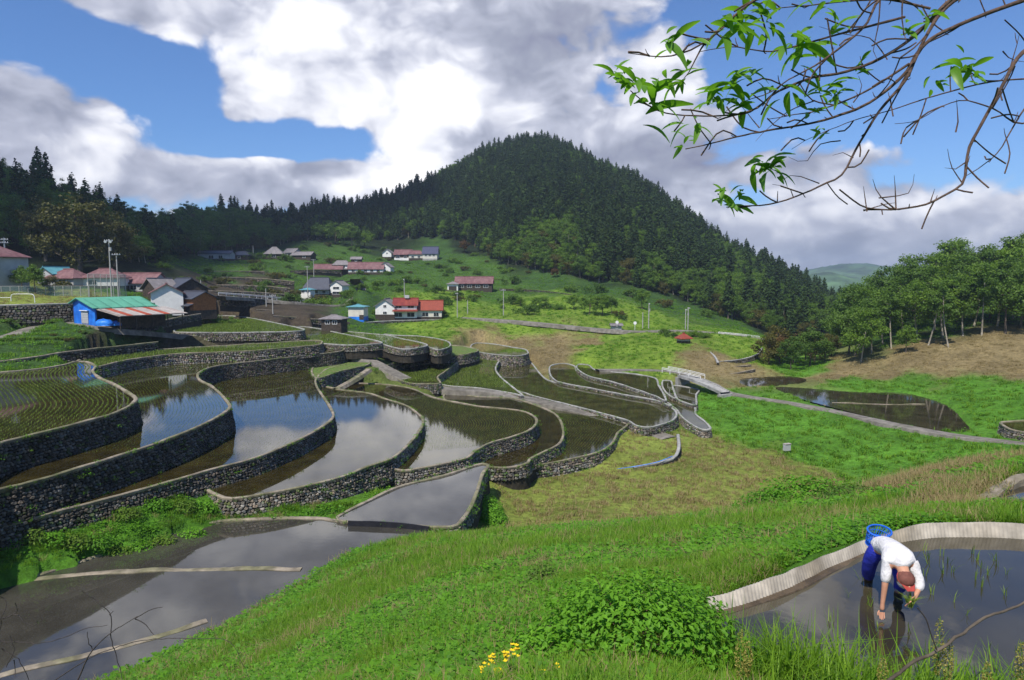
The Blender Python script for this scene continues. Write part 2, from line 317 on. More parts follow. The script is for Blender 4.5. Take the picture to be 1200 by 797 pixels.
ctl += g3([(838,716,-4.35),(870,705,-4.3),(930,683,-4.3),(975,660,-4.3),(1020,640,-4.3),(1065,628,-4.3),(1110,623,-4.3),(1200,625,-4.3),
           (350,674,-19.8),(400,650,-19.8),(440,637,-19.8),(500,625,-19.8),(300,706,-19.8),(250,730,-19.8),(180,762,-19.8),(110,787,-19.9),(60,800,-19.9),(0,645,-17.9),(72,622,-17.9),(160,597,-17.9),(230,580,-18.2),(0,668,-19.2),(80,647,-19.2),(160,626,-19.2),(240,606,-19.4),(320,603,-19.7),(-100,670,-18.0),(-100,690,-19.2),
           (620,561,-24),(610,606,-24),(700,575,-24),(760,600,-24),(850,565,-24),(880,596,-24.2),(960,572,-24.6),(740,520,-23.5),(720,545,-23.9),(640,556,-24),(790,512,-23.5),(830,530,-24),(900,540,-24.5),(1000,552,-24.6),(560,600,-23),(555,620,-23),(590,570,-23.4),(580,556,-22.5),
           (840,466,-22.6),(850,490,-23.5),(950,490,-22.8),(1050,512,-22.3),(900,510,-24),(1000,530,-24),(1080,530,-22.8),(1150,525,-21.4),(830,506,-24),(800,500,-24),
           (1150,487,-21),(1195,470,-19.6),(1130,462,-20.6),(1040,452,-21.4),(980,448,-21.6),(905,437,-21.6),(870,440,-21.6),(640,560,-24),(760,510,-23.4)])
ctl += p3([(960,447,142),(1020,440,150),(1190,432,135),(1100,425,145),(1050,412,160),(1190,400,150),(1100,402,160),(1000,415,170),(1190,352,200),(1100,364,200),(1030,384,205),(975,408,200),(1190,330,270),(1100,342,270),(1000,385,300),(940,420,190),(915,430,172),(1300,400,150),(1300,350,230),
           (870,425,170),(880,405,190),(840,418,165),(800,412,172),(750,415,170),(700,415,172),(650,412,182),(650,400,200),(700,395,205),(750,398,192),(800,400,190),(600,398,200),(560,396,196),(540,392,196),(480,388,205),(600,380,218),(700,380,222),(800,383,235),(640,365,250),(720,362,252),(560,360,250),(640,345,290),(720,345,285),(560,342,295),(640,330,325),(800,365,270),(880,385,262),(940,395,268),
           (420,376,215),(440,374,222),(490,373,224),(540,370,226),(400,362,255),(330,372,185),(370,350,285),(420,345,285),(395,352,280),(350,356,255),(300,356,225),(300,366,200),(250,352,195),(460,350,262),(500,345,272),(520,325,335),(300,338,255),(250,334,245),(340,330,290),(300,322,290),(220,315,290),
           (280,306,320),(250,303,330),(330,305,345),(370,300,365),(420,317,338),(460,317,340),(400,305,375),(480,306,400),(505,300,410),(500,290,432),(400,285,440),(320,290,410),(560,300,395),(540,312,370),(590,320,350),
           (10,337,152),(60,340,158),(30,352,140),(120,343,155),(150,345,160),(70,358,130),(100,378,126),(140,380,132),(60,376,124),(20,379,120),(185,375,142),(200,362,168),(240,358,182),(230,372,160),(0,392,108),(60,395,112),(120,397,117),(170,396,124),(60,410,104),(0,412,100),(130,412,112),(250,398,132),(300,400,133),
           (-60,337,150),(-60,370,120),(100,320,190),(180,322,205),(0,312,190),(-100,312,190),(200,305,262),(160,300,262)])
ctl += g3([(50,720,-20.7),(200,680,-20.7),(300,640,-20.7),(100,690,-20.7),(0,760,-20.7),(150,740,-20.7),(400,625,-20.5),(-80,740,-20.7),(60,690,-20.7),(250,632,-20.7)])
ctl += p3([(500,283,462),(450,284,460),(400,284,450),(330,286,405),(560,296,432),(583,312,375),(640,322,338),(700,334,322),(760,345,315),(800,356,312),(860,378,280),(900,392,268),(945,404,262),(260,300,350),(205,300,295)])
ctl += p3([(-14,338,152),(67,336,172),(82,337,170),(125,338,172),(168,344,178),(188,352,172),(196,362,164),(217,357,176),(229,366,166),(254,305,330),(284,305,340),(322,303,350),(343,302,362),(356,304,358),(175,298,300),(375,346,290),(361,351,272),(398,346,288),(386,322,335),(401,321,338),(430,321,336),(453,321,338),(418,308,370),(455,302.5,405),(473,304,402),(487,304,400),(505,304,398),(556,339,298),(531,341,294),(476,373,222),(500,373,224),(454,373,222),(420,374,214),(392,383,170),(801,403,180),(722,388,214)])      # house footings
ridge = [(-420,130,300),(-200,150,280),(0,168,272),(60,187,272),(110,206,285),(150,220,330),(220,224,430),(280,232,460),(320,241,490),(380,230,545),(430,228,590),(480,212,640),(520,191,680),(560,171,705),(600,158,720),(625,155,722),(660,166,705),(700,192,675),(740,207,640),(780,229,600),(820,254,560),(860,279,515),(900,294,475),(940,314,440),(980,338,412),(1010,352,400)]
for u, v, D in ridge:
    q = P(u, v, D); q[2] -= 21+14*math.exp(-((u-620)/75.)**2); ctl.append(tuple(q)); q2 = q*np.array([1.35, 1.35, 1]); q2[2] = q[2]*.35-15; ctl.append(tuple(q2))
ctl += [(330, 520, -30), (450, 600, -20), (300, 900, -45), (600, 1200, -40), (1400, 2600, -60), (2600, 900, -40), (-2600, 900, -40), (-1200, 2600, -60), (0, 3000, -60), (3500, 3500, -60), (-3500, 3500, -60), (0, -3000, 0), (3000, -2000, 0), (-3000, -2000, 0), (260, 330, -8), (330, 300, 5)]
for k_, r_ in ROADS.items(): ctl += [tuple(G(u, v, z)) for u, v, z in r_[1]]
for k_ in 'HhUu': ctl += [tuple(q) for q in (POLY[k_]+np.array([0, 0, .12]))[::6]]
ctl = np.array(ctl, float)
def warpc(x, y):
    r = np.hypot(x, y)+1e-6; k = np.log1p(r/14.)*14./r; return np.stack([x*k, y*k], 1)
cw = warpc(ctl[:, 0], ctl[:, 1])
phi = lambda d: np.sqrt(d*d+.5)
Km = phi(np.linalg.norm(cw[:, None]-cw[None], axis=2)); NC = len(cw)
Pm = np.concatenate([np.ones((NC, 1)), cw], 1)
Am = np.block([[Km-.25*np.eye(NC), Pm], [Pm.T, np.zeros((3, 3))]])
wts = np.linalg.solve(Am, np.concatenate([ctl[:, 2], np.zeros(3)]))
def base_z(x, y):
    x = np.asarray(x, float).ravel(); y = np.asarray(y, float).ravel(); z = np.zeros(len(x))
    for i in range(0, len(x), 20000):
        q = warpc(x[i:i+20000], y[i:i+20000])
        z[i:i+20000] = phi(np.linalg.norm(q[:, None]-cw[None], axis=2))@wts[:NC]+wts[NC]+q@wts[NC+1:]
    return z
def ground_z(x, y, cell=None):
    """terrain height: the smooth hillside, cut down under every terrace and road"""
    x = np.asarray(x, float).ravel(); y = np.asarray(y, float).ravel(); z = base_z(x, y); r = np.hypot(x, y)
    z += (fbm(x, y, 9, 4, 3)-.5)*np.clip(r/60, .15, 1.2)*np.clip(1-r/500, .3, 1)+(fbm(x, y, 1.7, 3, 5)-.5)*.22*np.clip(20/r, .2, 1)
    for k, p in POLY.items():
        soft = k in 'gVUuHhF'; pad = .1 if soft else 2.6
        b = (x > p[:, 0].min()-pad) & (x < p[:, 0].max()+pad) & (y > p[:, 1].min()-pad) & (y < p[:, 1].max()+pad)
        i = np.nonzero(b)[0]
        if not len(i): continue
        ins = inside(p, x[i], y[i]); d = edge_dist(p[::2], x[i], y[i]); d = np.where(ins, -d, d)
        if k == 'g':                     # the near shore is the grass bank itself, so do not cut into it
            hit = ins & (base_z(x[i], y[i]) < T[k][0]+.9)
            z[i] = np.where(hit, np.minimum(z[i], T[k][0]-.3), z[i]); continue
        lim = T[k][0]-.35+np.maximum(0, d-(.0 if soft else 1.6))*1.2
        z[i] = np.where(d < pad, np.minimum(z[i], lim), z[i])
    for k, p in RP.items():
        wd = ROADS[k][0]/2+1.4
        b = (x > p[:, 0].min()-wd) & (x < p[:, 0].max()+wd) & (y > p[:, 1].min()-wd) & (y < p[:, 1].max()+wd); i = np.nonzero(b)[0]
        if not len(i): continue
        d2 = (x[i, None]-p[None, :, 0])**2+(y[i, None]-p[None, :, 1])**2; j = d2.argmin(1); d = np.sqrt(d2[np.arange(len(i)), j])
        z[i] = np.where(d < wd, np.minimum(z[i], p[j, 2]-.12), z[i])
    return z
# land cover: pixel, distance or level, colour
YG = (.14,.215,.024); VG = (.052,.105,.02)
GR, BR, DRY, SOIL, FOR, MOW, DKG, ROCK = (.075,.19,.018), (.08,.20,.02), (.20,.155,.075), (.055,.043,.03), (.012,.02,.008), (.17,.205,.04), (.04,.085,.02), (.13,.11,.085)
cov = [(p, c) for p, c in
  [(P(u, v, D), GR) for u, v, D in [(600,797,6.4),(300,740,29),(500,740,12),(700,740,7.4),(400,690,34),(600,690,14),(800,690,11.5),(500,650,34),(700,650,19),(880,640,16),(700,625,38),(560,628,50),(1000,612,15.5),(1100,612,14),(0,645,52),(100,630,50),(200,605,52),(1150,575,28),(1000,578,31),(1030,590,26),(950,592,33),(880,603,34),(840,612,35),(780,616,37),(1070,590,23),(100,797,30),(450,640,43)]] +
  [(P(u, v, D), VG) for u, v, D in [(330,312,325),(350,322,300),(430,335,310),(500,335,310),(540,318,365),(580,345,290),(420,310,360),(560,320,345),(180,312,280),(270,322,285),(240,320,290)]] +
  [(P(u, v, D), YG) for u, v, D in [(600,360,250),(650,355,270),(700,365,250),(500,352,262),(540,350,270),(760,375,240),(780,402,185),(760,410,178),(740,412,172),(860,400,200),(890,405,190),(880,425,172),(850,410,178)]] +
  [(P(u, v, D), YG) for u, v, D in [(720,398,198),(730,408,180),(700,413,178),(690,390,207),(480,380,212),(520,379,212),(560,380,214),(600,382,212),(640,386,210),(620,385,211)]] +
  [(P(u, v, D), DRY) for u, v, D in [(560,394,196),(600,395,200),(650,400,196),(690,400,197),(640,412,182),(600,402,196),(840,425,165),(870,432,160),(830,432,158)]] +
  [(G(u, v, z), BR) for u, v, z in [(850,475,-22.6),(900,490,-23.2),(950,500,-23.2),(1020,515,-23),(1060,525,-22.8),(880,515,-24),(960,525,-24),(1030,540,-24),(1100,520,-22),(1140,530,-21.5)]] +
  [(G(u, v, z), MOW) for u, v, z in [(640,565,-24),(700,575,-24),(760,590,-24),(640,600,-24),(850,595,-24),(850,560,-24),(740,530,-23.7),(720,548,-24),(830,535,-24),(900,550,-24.5),(880,530,-24.2),(950,565,-24.6)]] +
  [(P(u, v, D), DRY) for u, v, D in [(1060,563,30),(1100,558,31),(1095,570,28),(1110,588,22)]] +
  [(P(u, v, D), DRY) for u, v, D in [(1000,435,152),(1050,425,150),(1100,435,145),(1150,440,140),(1190,430,137),(1080,415,155),(1150,415,148),(980,442,150),(1190,405,150)]] +
  [(P(u, v, D), GR) for u, v, D in [(1060,455,130),(1130,465,122),(1190,470,112),(1170,490,105),(1000,452,140),(1150,480,112),(930,432,170)]] +
  [(P(u, v, D), DKG) for u, v, D in [(1100,390,180),(1150,380,185),(1050,395,185),(1190,370,200),(700,335,300),(60,395,112),(0,400,105),(60,405,106),(200,345,195),(150,350,165),(420,325,325),(440,328,315),(400,335,300),(520,305,395),(640,328,320),(800,345,300),(860,370,280),(780,355,290)]] +
  [(P(u, v, D), SOIL) for u, v, D in [(250,340,215),(300,345,225),(250,330,250),(320,335,260),(120,398,117),(200,395,125),(300,330,270),(220,345,200),(330,360,215),(380,366,235),(350,372,195),(280,360,195)]] +
  [(P(u, v, D), MOW) for u, v, D in [(30,352,140),(60,350,145),(110,346,150)]] +
  [(P(u, v, D), DKG) for u, v, D in [(30,388,113),(90,388,119),(160,392,128),(40,378,122),(440,368,232),(400,366,235),(430,380,212)]] +
  [(P(u, v, D), FOR) for u, v, D in [(100,315,200),(0,312,190),(180,312,215),(200,290,330),(300,280,440),(450,275,470),(550,275,450),(620,300,380),(700,310,345),(800,330,325),(900,370,290),(560,200,600),(700,230,560),(625,180,690),(300,250,460),(850,310,420),(0,200,260),(950,350,350)]]]
cvp = np.array([c[0][:2] for c in cov]); cvc = np.array([c[1] for c in cov]); cvw_ = warpc(cvp[:, 0], cvp[:, 1])
def cover_col(x, y):
    q = warpc(x, y); out = np.zeros((len(x), 3))
    j = np.stack([fbm(x, y, 6, 3, 11)-.5, fbm(x, y, 6, 3, 12)-.5], 1)*1.6; q = q+j*np.clip(np.hypot(x, y)/40, .4, 1)[:, None]
    for i in range(0, len(x), 20000):
        d = np.linalg.norm(q[i:i+20000, None]-cvw_[None], axis=2)+.05; k = d**-5.; out[i:i+20000] = (k@cvc)/k.sum(1)[:, None]
    return out
FRONT = math.radians(58)
ang = np.concatenate([np.linspace(-math.pi, -FRONT, 40, endpoint=False), np.linspace(-FRONT, FRONT, 520, endpoint=False), np.linspace(FRONT, math.pi, 41)])
rad = np.concatenate([[.01, .6, 1.2], np.geomspace(2., 90, 190, endpoint=False), np.geomspace(90, 900, 190, endpoint=False), np.geomspace(900, 9000, 30)])
AA, RR = np.meshgrid(ang, rad); GX = (np.sin(AA)*RR).ravel(); GY = (np.cos(AA)*RR).ravel()
GZ = ground_z(GX, GY); na = len(ang)
ii = (np.arange(len(rad)-1)[:, None]*na+np.arange(na-1)[None]).ravel()
gcol = cover_col(GX, GY)

m, n, b, out = new_mat('ground_cover')
a = n.n('ShaderNodeAttribute', attribute_name='tint'); v = n.n('ShaderNodeTexCoord').outputs['Object']
k = n.math('MULTIPLY', n.ramp(n.noise(v, 1.6, 8, .7), .25, .75, .55, 1.45), n.ramp(n.noise(v, .12, 5, .6), .3, .7, .75, 1.25))
c = n.vmath('SCALE', a.outputs['Color'], scale=k)
c = n.mix(n.ramp(n.noise(v, .55, 6, .7), .56, .72, 0, .55), c, (.11, .10, .035))
n.set(b.inputs['Base Color'], c); b.inputs['Roughness'].default_value = .9; b.inputs['Specular IOR Level'].default_value = .1
bn = n.n('ShaderNodeBump'); bn.inputs['Strength'].default_value = .9; bn.inputs['Distance'].default_value = .25
n.set(bn.inputs['Height'], n.noise(v, 3.5, 8, .75)); n.set(b.inputs['Normal'], bn.outputs[0])
obj('ground', mesh('ground', np.stack([GX, GY, GZ], 1), np.stack([ii, ii+1, ii+na+1, ii+na], 1), ['ground_cover'], tint=gcol, smooth=True), kind='structure')

# far mountains beyond the gap in the valley
mat('far_wood', (.04, .085, .04), .9, .6, .012, col2=(.07, .13, .05))
def far_range(lbl, pts, D, depth, hbase):
    us = np.linspace(pts[0][0], pts[-1][0], 150); vs = np.interp(us, [p[0] for p in pts], [p[1] for p in pts])
    rows = []; tt = np.linspace(-1, 1, 40)
    for t in tt:
        q = np.array([P(u, HOR-(HOR-vv)*1, D) for u, vv in zip(us, vs)]); y = q[:, 1]+t*depth
        rid = (fbm(q[:, 0]*1., y, D*.06, 5, 21)-.5)*D*.022
        zt = q[:, 2]*(1-abs(t)**1.3)+hbase*abs(t)**1.3+rid*(1-abs(t))*(.2+.8*min(1, abs(t)*4))
        rows.append(np.stack([q[:, 0]*(1+t*.0), y, zt+(fbm(q[:, 0], y, D*.006, 2, 5)-.5)*D*.003], 1))
    V = np.concatenate(rows); k = len(us); i = (np.arange(39)[:, None]*k+np.arange(k-1)[None]).ravel()
    obj('distant_mountain', mesh('distant_mountain', V, np.stack([i, i+1, i+k+1, i+k], 1), ['far_wood'], smooth=True), kind='structure')
far_range('far', [(860,335),(920,323),(955,316),(975,312),(1000,308.5),(1020,309),(1040,312),(1060,312.5),(1085,315),(1110,322),(1180,332),(1300,335)], 3000, 900, -100)
far_range('near', [(900,334),(935,324),(955,320),(972,318.5),(990,324),(1005,331),(1030,339),(1100,350)], 1900, 500, -90)

# ================================================================== stone walls, bunds, water
mat('wall_stone', (.105, .092, .078), .9, .45, 2.5, .5, 9, (.07, .064, .055), tint=True)
mat('wall_earth', (.035, .03, .022), .95, .4, 2., .3)
mat('bund_mud', (.25, .21, .16), .9, .35, 1.2, .6, 6, (.16, .15, .085))
mat('concrete', (.34, .33, .31), .85, .2, 1.5, .3, 8, (.25, .245, .23))
mat('road_surface', (.20, .18, .155), .9, .3, 1.1, .4, 9, (.15, .135, .11))
mat('turf', (.09, .15, .025), .9, .5, 2.5, .9, 9, (.12, .14, .04))
water_mat('paddy_water', (.032, .025, .007), ior=1.62)
water_mat('paddy_water_green', (.055, .066, .012), ior=1.5, rough=.05)
water_mat('paddy_water_dark', (.05, .046, .013), ior=1.5)
water_mat('pond_water', (.045, .038, .022), ior=1.62, rough=.04, ripple=.035)

water_mat('turbid_water', (.05, .046, .037), ior=1.7, rough=.03, ripple=.02, murk=.22, ms=.25)
def stones(line, nrm, height, size, seed, batter=.16):
    """fieldstones in uneven courses on the outside of a wall line (top edge, 3D)"""
    r = np.random.RandomState(seed); s = np.concatenate([[0], np.cumsum(np.linalg.norm(np.diff(line[:, :2], axis=0), axis=1))])
    cs, ct, ha, hb = [], [], [], []; t = 0.02
    hmax = height.max() if not np.isscalar(height) else height
    while t < hmax:
        rh = size*r.uniform(.62, 1.0); x = -r.rand()*size
        while x < s[-1]:
            wd = size*r.uniform(.75, 1.6); cs.append(x+wd/2); ct.append(t+rh/2); ha.append(wd*.5*r.uniform(.9, 1.04)); hb.append(rh*.5*r.uniform(.88, 1.12)); x += wd
        t += rh
    cs, ct, ha, hb = map(np.array, (cs, ct, ha, hb)); hh = np.interp(cs, s, height) if not np.isscalar(height) else height
    ok = (cs > 0) & (cs < s[-1]) & (ct < hh+size*.3); cs, ct, ha, hb = cs[ok], ct[ok], ha[ok], hb[ok]; n = len(cs)
    ct = ct+r.normal(0, size*.08, n)
    an = (np.arange(6)*math.pi/3+.3)[None]+r.uniform(-.28, .28, (n, 6)); rr = r.uniform(.92, 1.16, (n, 6))
    px, pt = np.cos(an)*ha[:, None]*rr*1.06, np.sin(an)*hb[:, None]*rr*1.1
    out = r.uniform(.05, .16, n)*min(1.3, size/.35)
    S = np.concatenate([cs[:, None]+px, cs[:, None]+px*.68], 1); Tt = np.concatenate([ct[:, None]+pt, ct[:, None]+pt*.68], 1)
    Dp = np.concatenate([np.zeros((n, 6))-.03, out[:, None]+r.uniform(-.03, .03, (n, 6))], 1)
    Sx = np.clip(S, 0, s[-1]); q = [np.interp(Sx, s, line[:, i]) for i in range(3)]; nx = np.interp(Sx, s, nrm[:, 0]); ny = np.interp(Sx, s, nrm[:, 1])
    off = Dp+np.maximum(Tt, 0)*batter
    V = np.stack([q[0]+nx*off, q[1]+ny*off, q[2]-Tt], 2).reshape(-1, 3)
    b0 = (np.arange(n)*12)[:, None]
    quads = np.concatenate([np.stack([b0[:, 0]+i, b0[:, 0]+(i+1) % 6, b0[:, 0]+6+(i+1) % 6, b0[:, 0]+6+i], 1) for i in range(6)])
    hexa = b0+6+np.arange(6)[None]
    g = r.uniform(.45, 1.6, n)*(.75+.5*fbm(cs, ct*0+seed, 4, 2, seed % 97)); wm = r.uniform(-.12, .12, n); tint = np.stack([g*(1+wm), g, g*(1-wm)], 1)
    moss = r.rand(n) < .12; tint[moss] *= np.array([.7, .95, .45])
    return V, [quads, hexa], np.repeat(tint, 12, 0)
def outward(line, closed):
    d = np.roll(line, -1, 0)-np.roll(line, 1, 0) if closed else np.gradient(line, axis=0)
    nn = np.stack([d[:, 1], -d[:, 0]], 1); return nn/(np.linalg.norm(nn, axis=1)[:, None]+1e-9)
def sweep(line, nrm, prof, closed):
    """sweep a cross-section [(outward, up)] along a line"""
    k = len(prof); n = len(line); V = np.zeros((n, k, 3)); jit = (fbm(line[:, 0], line[:, 1], 2.3, 3, 31)-.5)
    for j, (o_, u_) in enumerate(prof):
        V[:, j, :2] = line[:, :2]+nrm*(o_*(1+jit*.5))[:, None]; V[:, j, 2] = line[:, 2]+u_+(jit*.12 if u_ > 0 else 0)
    m_ = n if closed else n-1; i = np.arange(m_); i2 = (i+1) % n
    fs = np.concatenate([np.stack([i*k+j, i2*k+j, i2*k+j+1, i*k+j+1], 1) for j in range(k-1)])
    return V.reshape(-1, 3), fs
def build_wall(key, line, height, label, closed=True, size=.36, cope=(.28, .22), cmat='bund_mud', sgn=None, seed=1, bright=1.):
    nrm = outward(line, closed)
    if closed:
        x, y = line[:, 0], line[:, 1]
        if (x*np.roll(y, -1)-np.roll(x, -1)*y).sum() < 0: nrm = -nrm
    elif sgn is not None: nrm = nrm*sgn
    base = line.mean(0); base[2] -= (height if np.isscalar(height) else height.max())
    root = empty('stone_wall', base, label, 'stone wall', 'terrace walls')
    L = line-base
    vis = (nrm*(-line[:, :2])).sum(1)/np.linalg.norm(line[:, :2], axis=1) > -.25        # faces the valley side
    hh = np.full(len(line), height) if np.isscalar(height) else height
    V, fs = sweep(L, nrm, [(.0, .0), (.0, -hh.max()*.5), (hh.max()*.16, -hh.max()-1.6), (-.6, -hh.max()-1.6)], closed)
    obj('earth_core', mesh('earth_core', V, fs, ['wall_earth']), root)
    runs = []; idx = np.nonzero(vis)[0]
    if closed and len(idx) and not vis.all():
        st = next(i for i in range(len(vis)) if vis[i] and not vis[i-1]); order = [(st+i) % len(vis) for i in range(len(vis))]
    else: order = list(range(len(vis)))+([0] if closed and vis.all() else [])
    cur = []
    for i in order:
        if vis[i]: cur.append(i)
        else:
            if len(cur) > 2: runs.append(cur)
            cur = []
    if len(cur) > 2: runs.append(cur)
    VV, Q, Hx, TT, o_ = [], [], [], [], 0
    for r_ in runs:
        v_, f_, t_ = stones(L[r_], nrm[r_], hh[r_], size, seed+len(VV))
        VV.append(v_); Q.append(f_[0]+o_); Hx.append(f_[1]+o_); TT.append(t_*bright); o_ += len(v_)
    if VV: obj('field_stones', mesh('field_stones', np.concatenate(VV), [np.concatenate(Q), np.concatenate(Hx)], ['wall_stone'], tint=np.concatenate(TT)), root, kind='stuff')
    w_, h_ = cope
    V, fs = sweep(L, nrm, [(-w_*1.0, -.2), (-w_*.85, h_*.7), (-w_*.4, h_), (w_*.3, h_), (w_*.55, h_*.55), (w_*.5, -.06), (0, -.25)], closed)
    obj('bund_coping', mesh('bund_coping', V, fs, [cmat]), root)
    return root
WALL_LABEL = {
 'A': 'dark stone wall and bund round the rice paddy below the blue tarp barn', 'K': 'low stone wall under the narrow green strip paddy beside the village lane', 'B': 'long S curved stone wall round the second flooded paddy, next to the striped seedling paddy',
 'C': 'stone wall round the wide flooded paddy mirroring blue sky and the treeline', 'D': 'tall pale stone wall round the mirror paddy above the small grey paddy', 'E': 'rounded stone wall of the flooded paddy with a pointed far end by the farm road',
 'N': 'low curved bund of the brown crescent paddy wrapped round the rounded wall', 'M': 'stone wall round the fan shaped paddy above the mown grass field', 'F': 'low mossy bund round the small grey paddy beside the grass bank',
 'W': 'stone wall of the wedge terrace beside the farm road bend', 'J': 'stone wall with squared end under the bright green field by the orange shed', 'Y': 'stone wall of the green paddy just above the farm road start', 'y': 'stone wall of the green paddy with a straight white bund',
 'Z': 'stone wall of the rounded green paddy below the red roofed houses', 'X': 'grassy stone wall terrace above the triangular green paddy', 'L': 'bund and wall of the triangular green paddy along the farm road', 'l': 'bund and wall of the dark green paddy between road and wavy bund',
 'Q': 'pale high stone wall of the small paddy at the head of the long dark paddy', 'O': 'thin pale bund and wall of the long dark leaf shaped paddy', 'P': 'thin bund of the narrow curved paddy behind the long dark paddy', 'p': 'thin bund of the grassy curved paddy near the white railings',
 'R': 'zigzag pale bund of the dark paddy beside the stream gully', 'r': 'low bund of the square dark plot under the concrete bridge', 's': 'low bund of the tiny plot beside the square dark plot', 'e': 'grey wall of the small raised paddy at the end of the east path'}
WM = {'rows': 'paddy_water', 'water': 'paddy_water', 'green': 'paddy_water_green', 'dark': 'paddy_water_dark', 'pond': 'pond_water', 'grass': 'turf'}
import mathutils.geometry as mg
def flat(poly, z, name, m, **kw):
    p = poly.copy(); p[:, 2] = z
    c = p.mean(0); tri = mg.tessellate_polygon([[Vector(q-c) for q in p]])
    f = np.array(tri); a_ = p[f]; up = np.cross(a_[:, 1]-a_[:, 0], a_[:, 2]-a_[:, 0])[:, 2]; f[up < 0] = f[up < 0][:, ::-1]
    return obj(name, mesh(name, p-c, f, [m]), loc=c, **kw)
for si, (k, (z, h, kind, px)) in enumerate(T.items()):
    p = POLY[k]
    flat(p, z, 'field_turf' if kind == 'grass' else 'paddy_water', 'turbid_water' if k in 'gF' else WM[kind], kind='structure')
    if k in WALL_LABEL:
        Dm = np.median(p[:, 1]); line = p.copy(); line[:, 2] = z
        pale = k in 'ylOPpRrsQZYJ'
        build_wall(k, line, h, WALL_LABEL[k], size=(.29 if Dm < 100 else .36), cope=(.24, .13), cmat='concrete' if pale else 'bund_mud', seed=si*13, bright=1. if k in 'AB' else 1.25 if k == 'C' else 1.8)

# roads: ribbons with shoulders
def ribbon(name, line, width, m, thick=.5, jit=.15, **kw):
    nn = outward(line, False); h = width/2; r = (fbm(line[:, 0], line[:, 1], 4, 3, 41)-.5)*2*jit
    prof = [(-h-.25, -thick), (-h, -.02), (-h*.45, .03), (h*.45, .03), (h, -.02), (h+.25, -thick)]
    V = np.zeros((len(line), 6, 3))
    for j, (o_, u_) in enumerate(prof): V[:, j, :2] = line[:, :2]+nn*(o_+r)[:, None]; V[:, j, 2] = line[:, 2]+u_
    i = np.arange(len(line)-1); fs = np.concatenate([np.stack([i*6+j, i*6+j+1, i*6+7+j, i*6+6+j], 1) for j in range(5)])
    return obj(name, mesh(name, V.reshape(-1, 3), fs, [m]), **kw)
for k, l in RP.items(): ribbon('road' if 'road' in k else 'path', l, ROADS[k][0], 'road_surface', 1.0, kind='structure')

# ================================================================== unseen cumulus added to shade the left hills, outlined from the wanted shadow
def shade_cloud(label, shade, alt, seed):
    m_ = alt/math.tan(SUN_EL); off = np.array([math.sin(SUN_AZ), math.cos(SUN_AZ)])*m_; pl = smooth_line([(x+off[0], y+off[1], 0) for x, y in shade], True, 15)
    xs = np.arange(pl[:, 0].min(), pl[:, 0].max()+12, 12.); ys = np.arange(pl[:, 1].min(), pl[:, 1].max()+12, 12.); X, Y = np.meshgrid(xs, ys); sh = X.shape; X = X.ravel(); Y = Y.ravel()
    d = edge_dist(pl, X, Y); d = np.where(inside(pl, X, Y), d, -d)+(fbm(X, Y, 90, 4, seed)-.5)*60
    top = alt+np.minimum(np.maximum(d, 0)*.9, 120)*(.35+1.1*fbm(X, Y, 70, 4, seed+1)); bot = alt-np.minimum(np.maximum(d, 0)*.35, 14)*(.4+fbm(X, Y, 60, 3, seed+2))
    k = sh[1]; i = (np.arange(sh[0]-1)[:, None]*k+np.arange(k-1)[None]).ravel(); q = np.stack([i, i+1, i+k+1, i+k], 1); q = q[(d[q] > 0).sum(1) > 1]; n0 = len(X)
    V = np.concatenate([np.stack([X, Y, top], 1), np.stack([X, Y, bot], 1)]); used = np.unique(np.concatenate([q.ravel(), q.ravel()+n0])); mp_ = np.full(len(V), -1); mp_[used] = np.arange(len(used)); f = mp_[np.concatenate([q, q[:, ::-1]+n0])]
    obj('shade_cloud', mesh('shade_cloud', V[used]-V[used].mean(0), f, ['shade_cloud_white'], smooth=True), loc=V[used].mean(0), label=label, cat='shade_cloud', kind='structure')
mat('shade_cloud_white', (.8, .8, .82), 1., .03, .01)
shade_cloud('unseen cumulus added to shade the left side of the valley', [(-420,205),(-140,200),(-112,222),(-118,300),(-112,400),(-85,470),(-45,520),(-20,560),(-60,700),(-20,860),(-700,860),(-700,210)], 1700, 3)
# ================================================================== planting
leaf_mat('rice_leaf', (.10, .17, .02), (.22, .30, .05), .35, orand=.1)
leaf_mat('grass_blade', (.045, .135, .008), (.21, .36, .022), .4, orand=.45)
leaf_mat('dry_grass', (.22, .16, .07), (.36, .29, .14), .3, orand=.4)
leaf_mat('weed_leaf', (.045, .15, .008), (.18, .40, .025), .4, orand=.4)
leaf_mat('cedar_leaf', (.010, .025, .008), (.050, .088, .020), .12, .7, orand=.5, spec=.1)
leaf_mat('broad_leaf', (.03, .075, .01), (.13, .22, .028), .35, orand=.35)
leaf_mat('fresh_leaf', (.06, .13, .012), (.17, .27, .03), .4, orand=.3)
leaf_mat('olive_leaf', (.035, .045, .008), (.13, .115, .02), .25, orand=.25)
leaf_mat('rust_leaf', (.06, .035, .012), (.19, .105, .03), .25, orand=.25)
mat('bark', (.10, .08, .06), .9, .4, 4, .6)
mat('pale_bark', (.27, .24, .19), .9, .4, 3, .5)
def frame(nrm):
    nrm = nrm/(np.linalg.norm(nrm, axis=1)[:, None]+1e-9); ref = np.where(abs(nrm[:, 2:3]) < .9, [[0, 0, 1.]], [[1., 0, 0]])
    a = np.cross(ref, nrm); a /= np.linalg.norm(a, axis=1)[:, None]+1e-9; return a, np.cross(nrm, a)
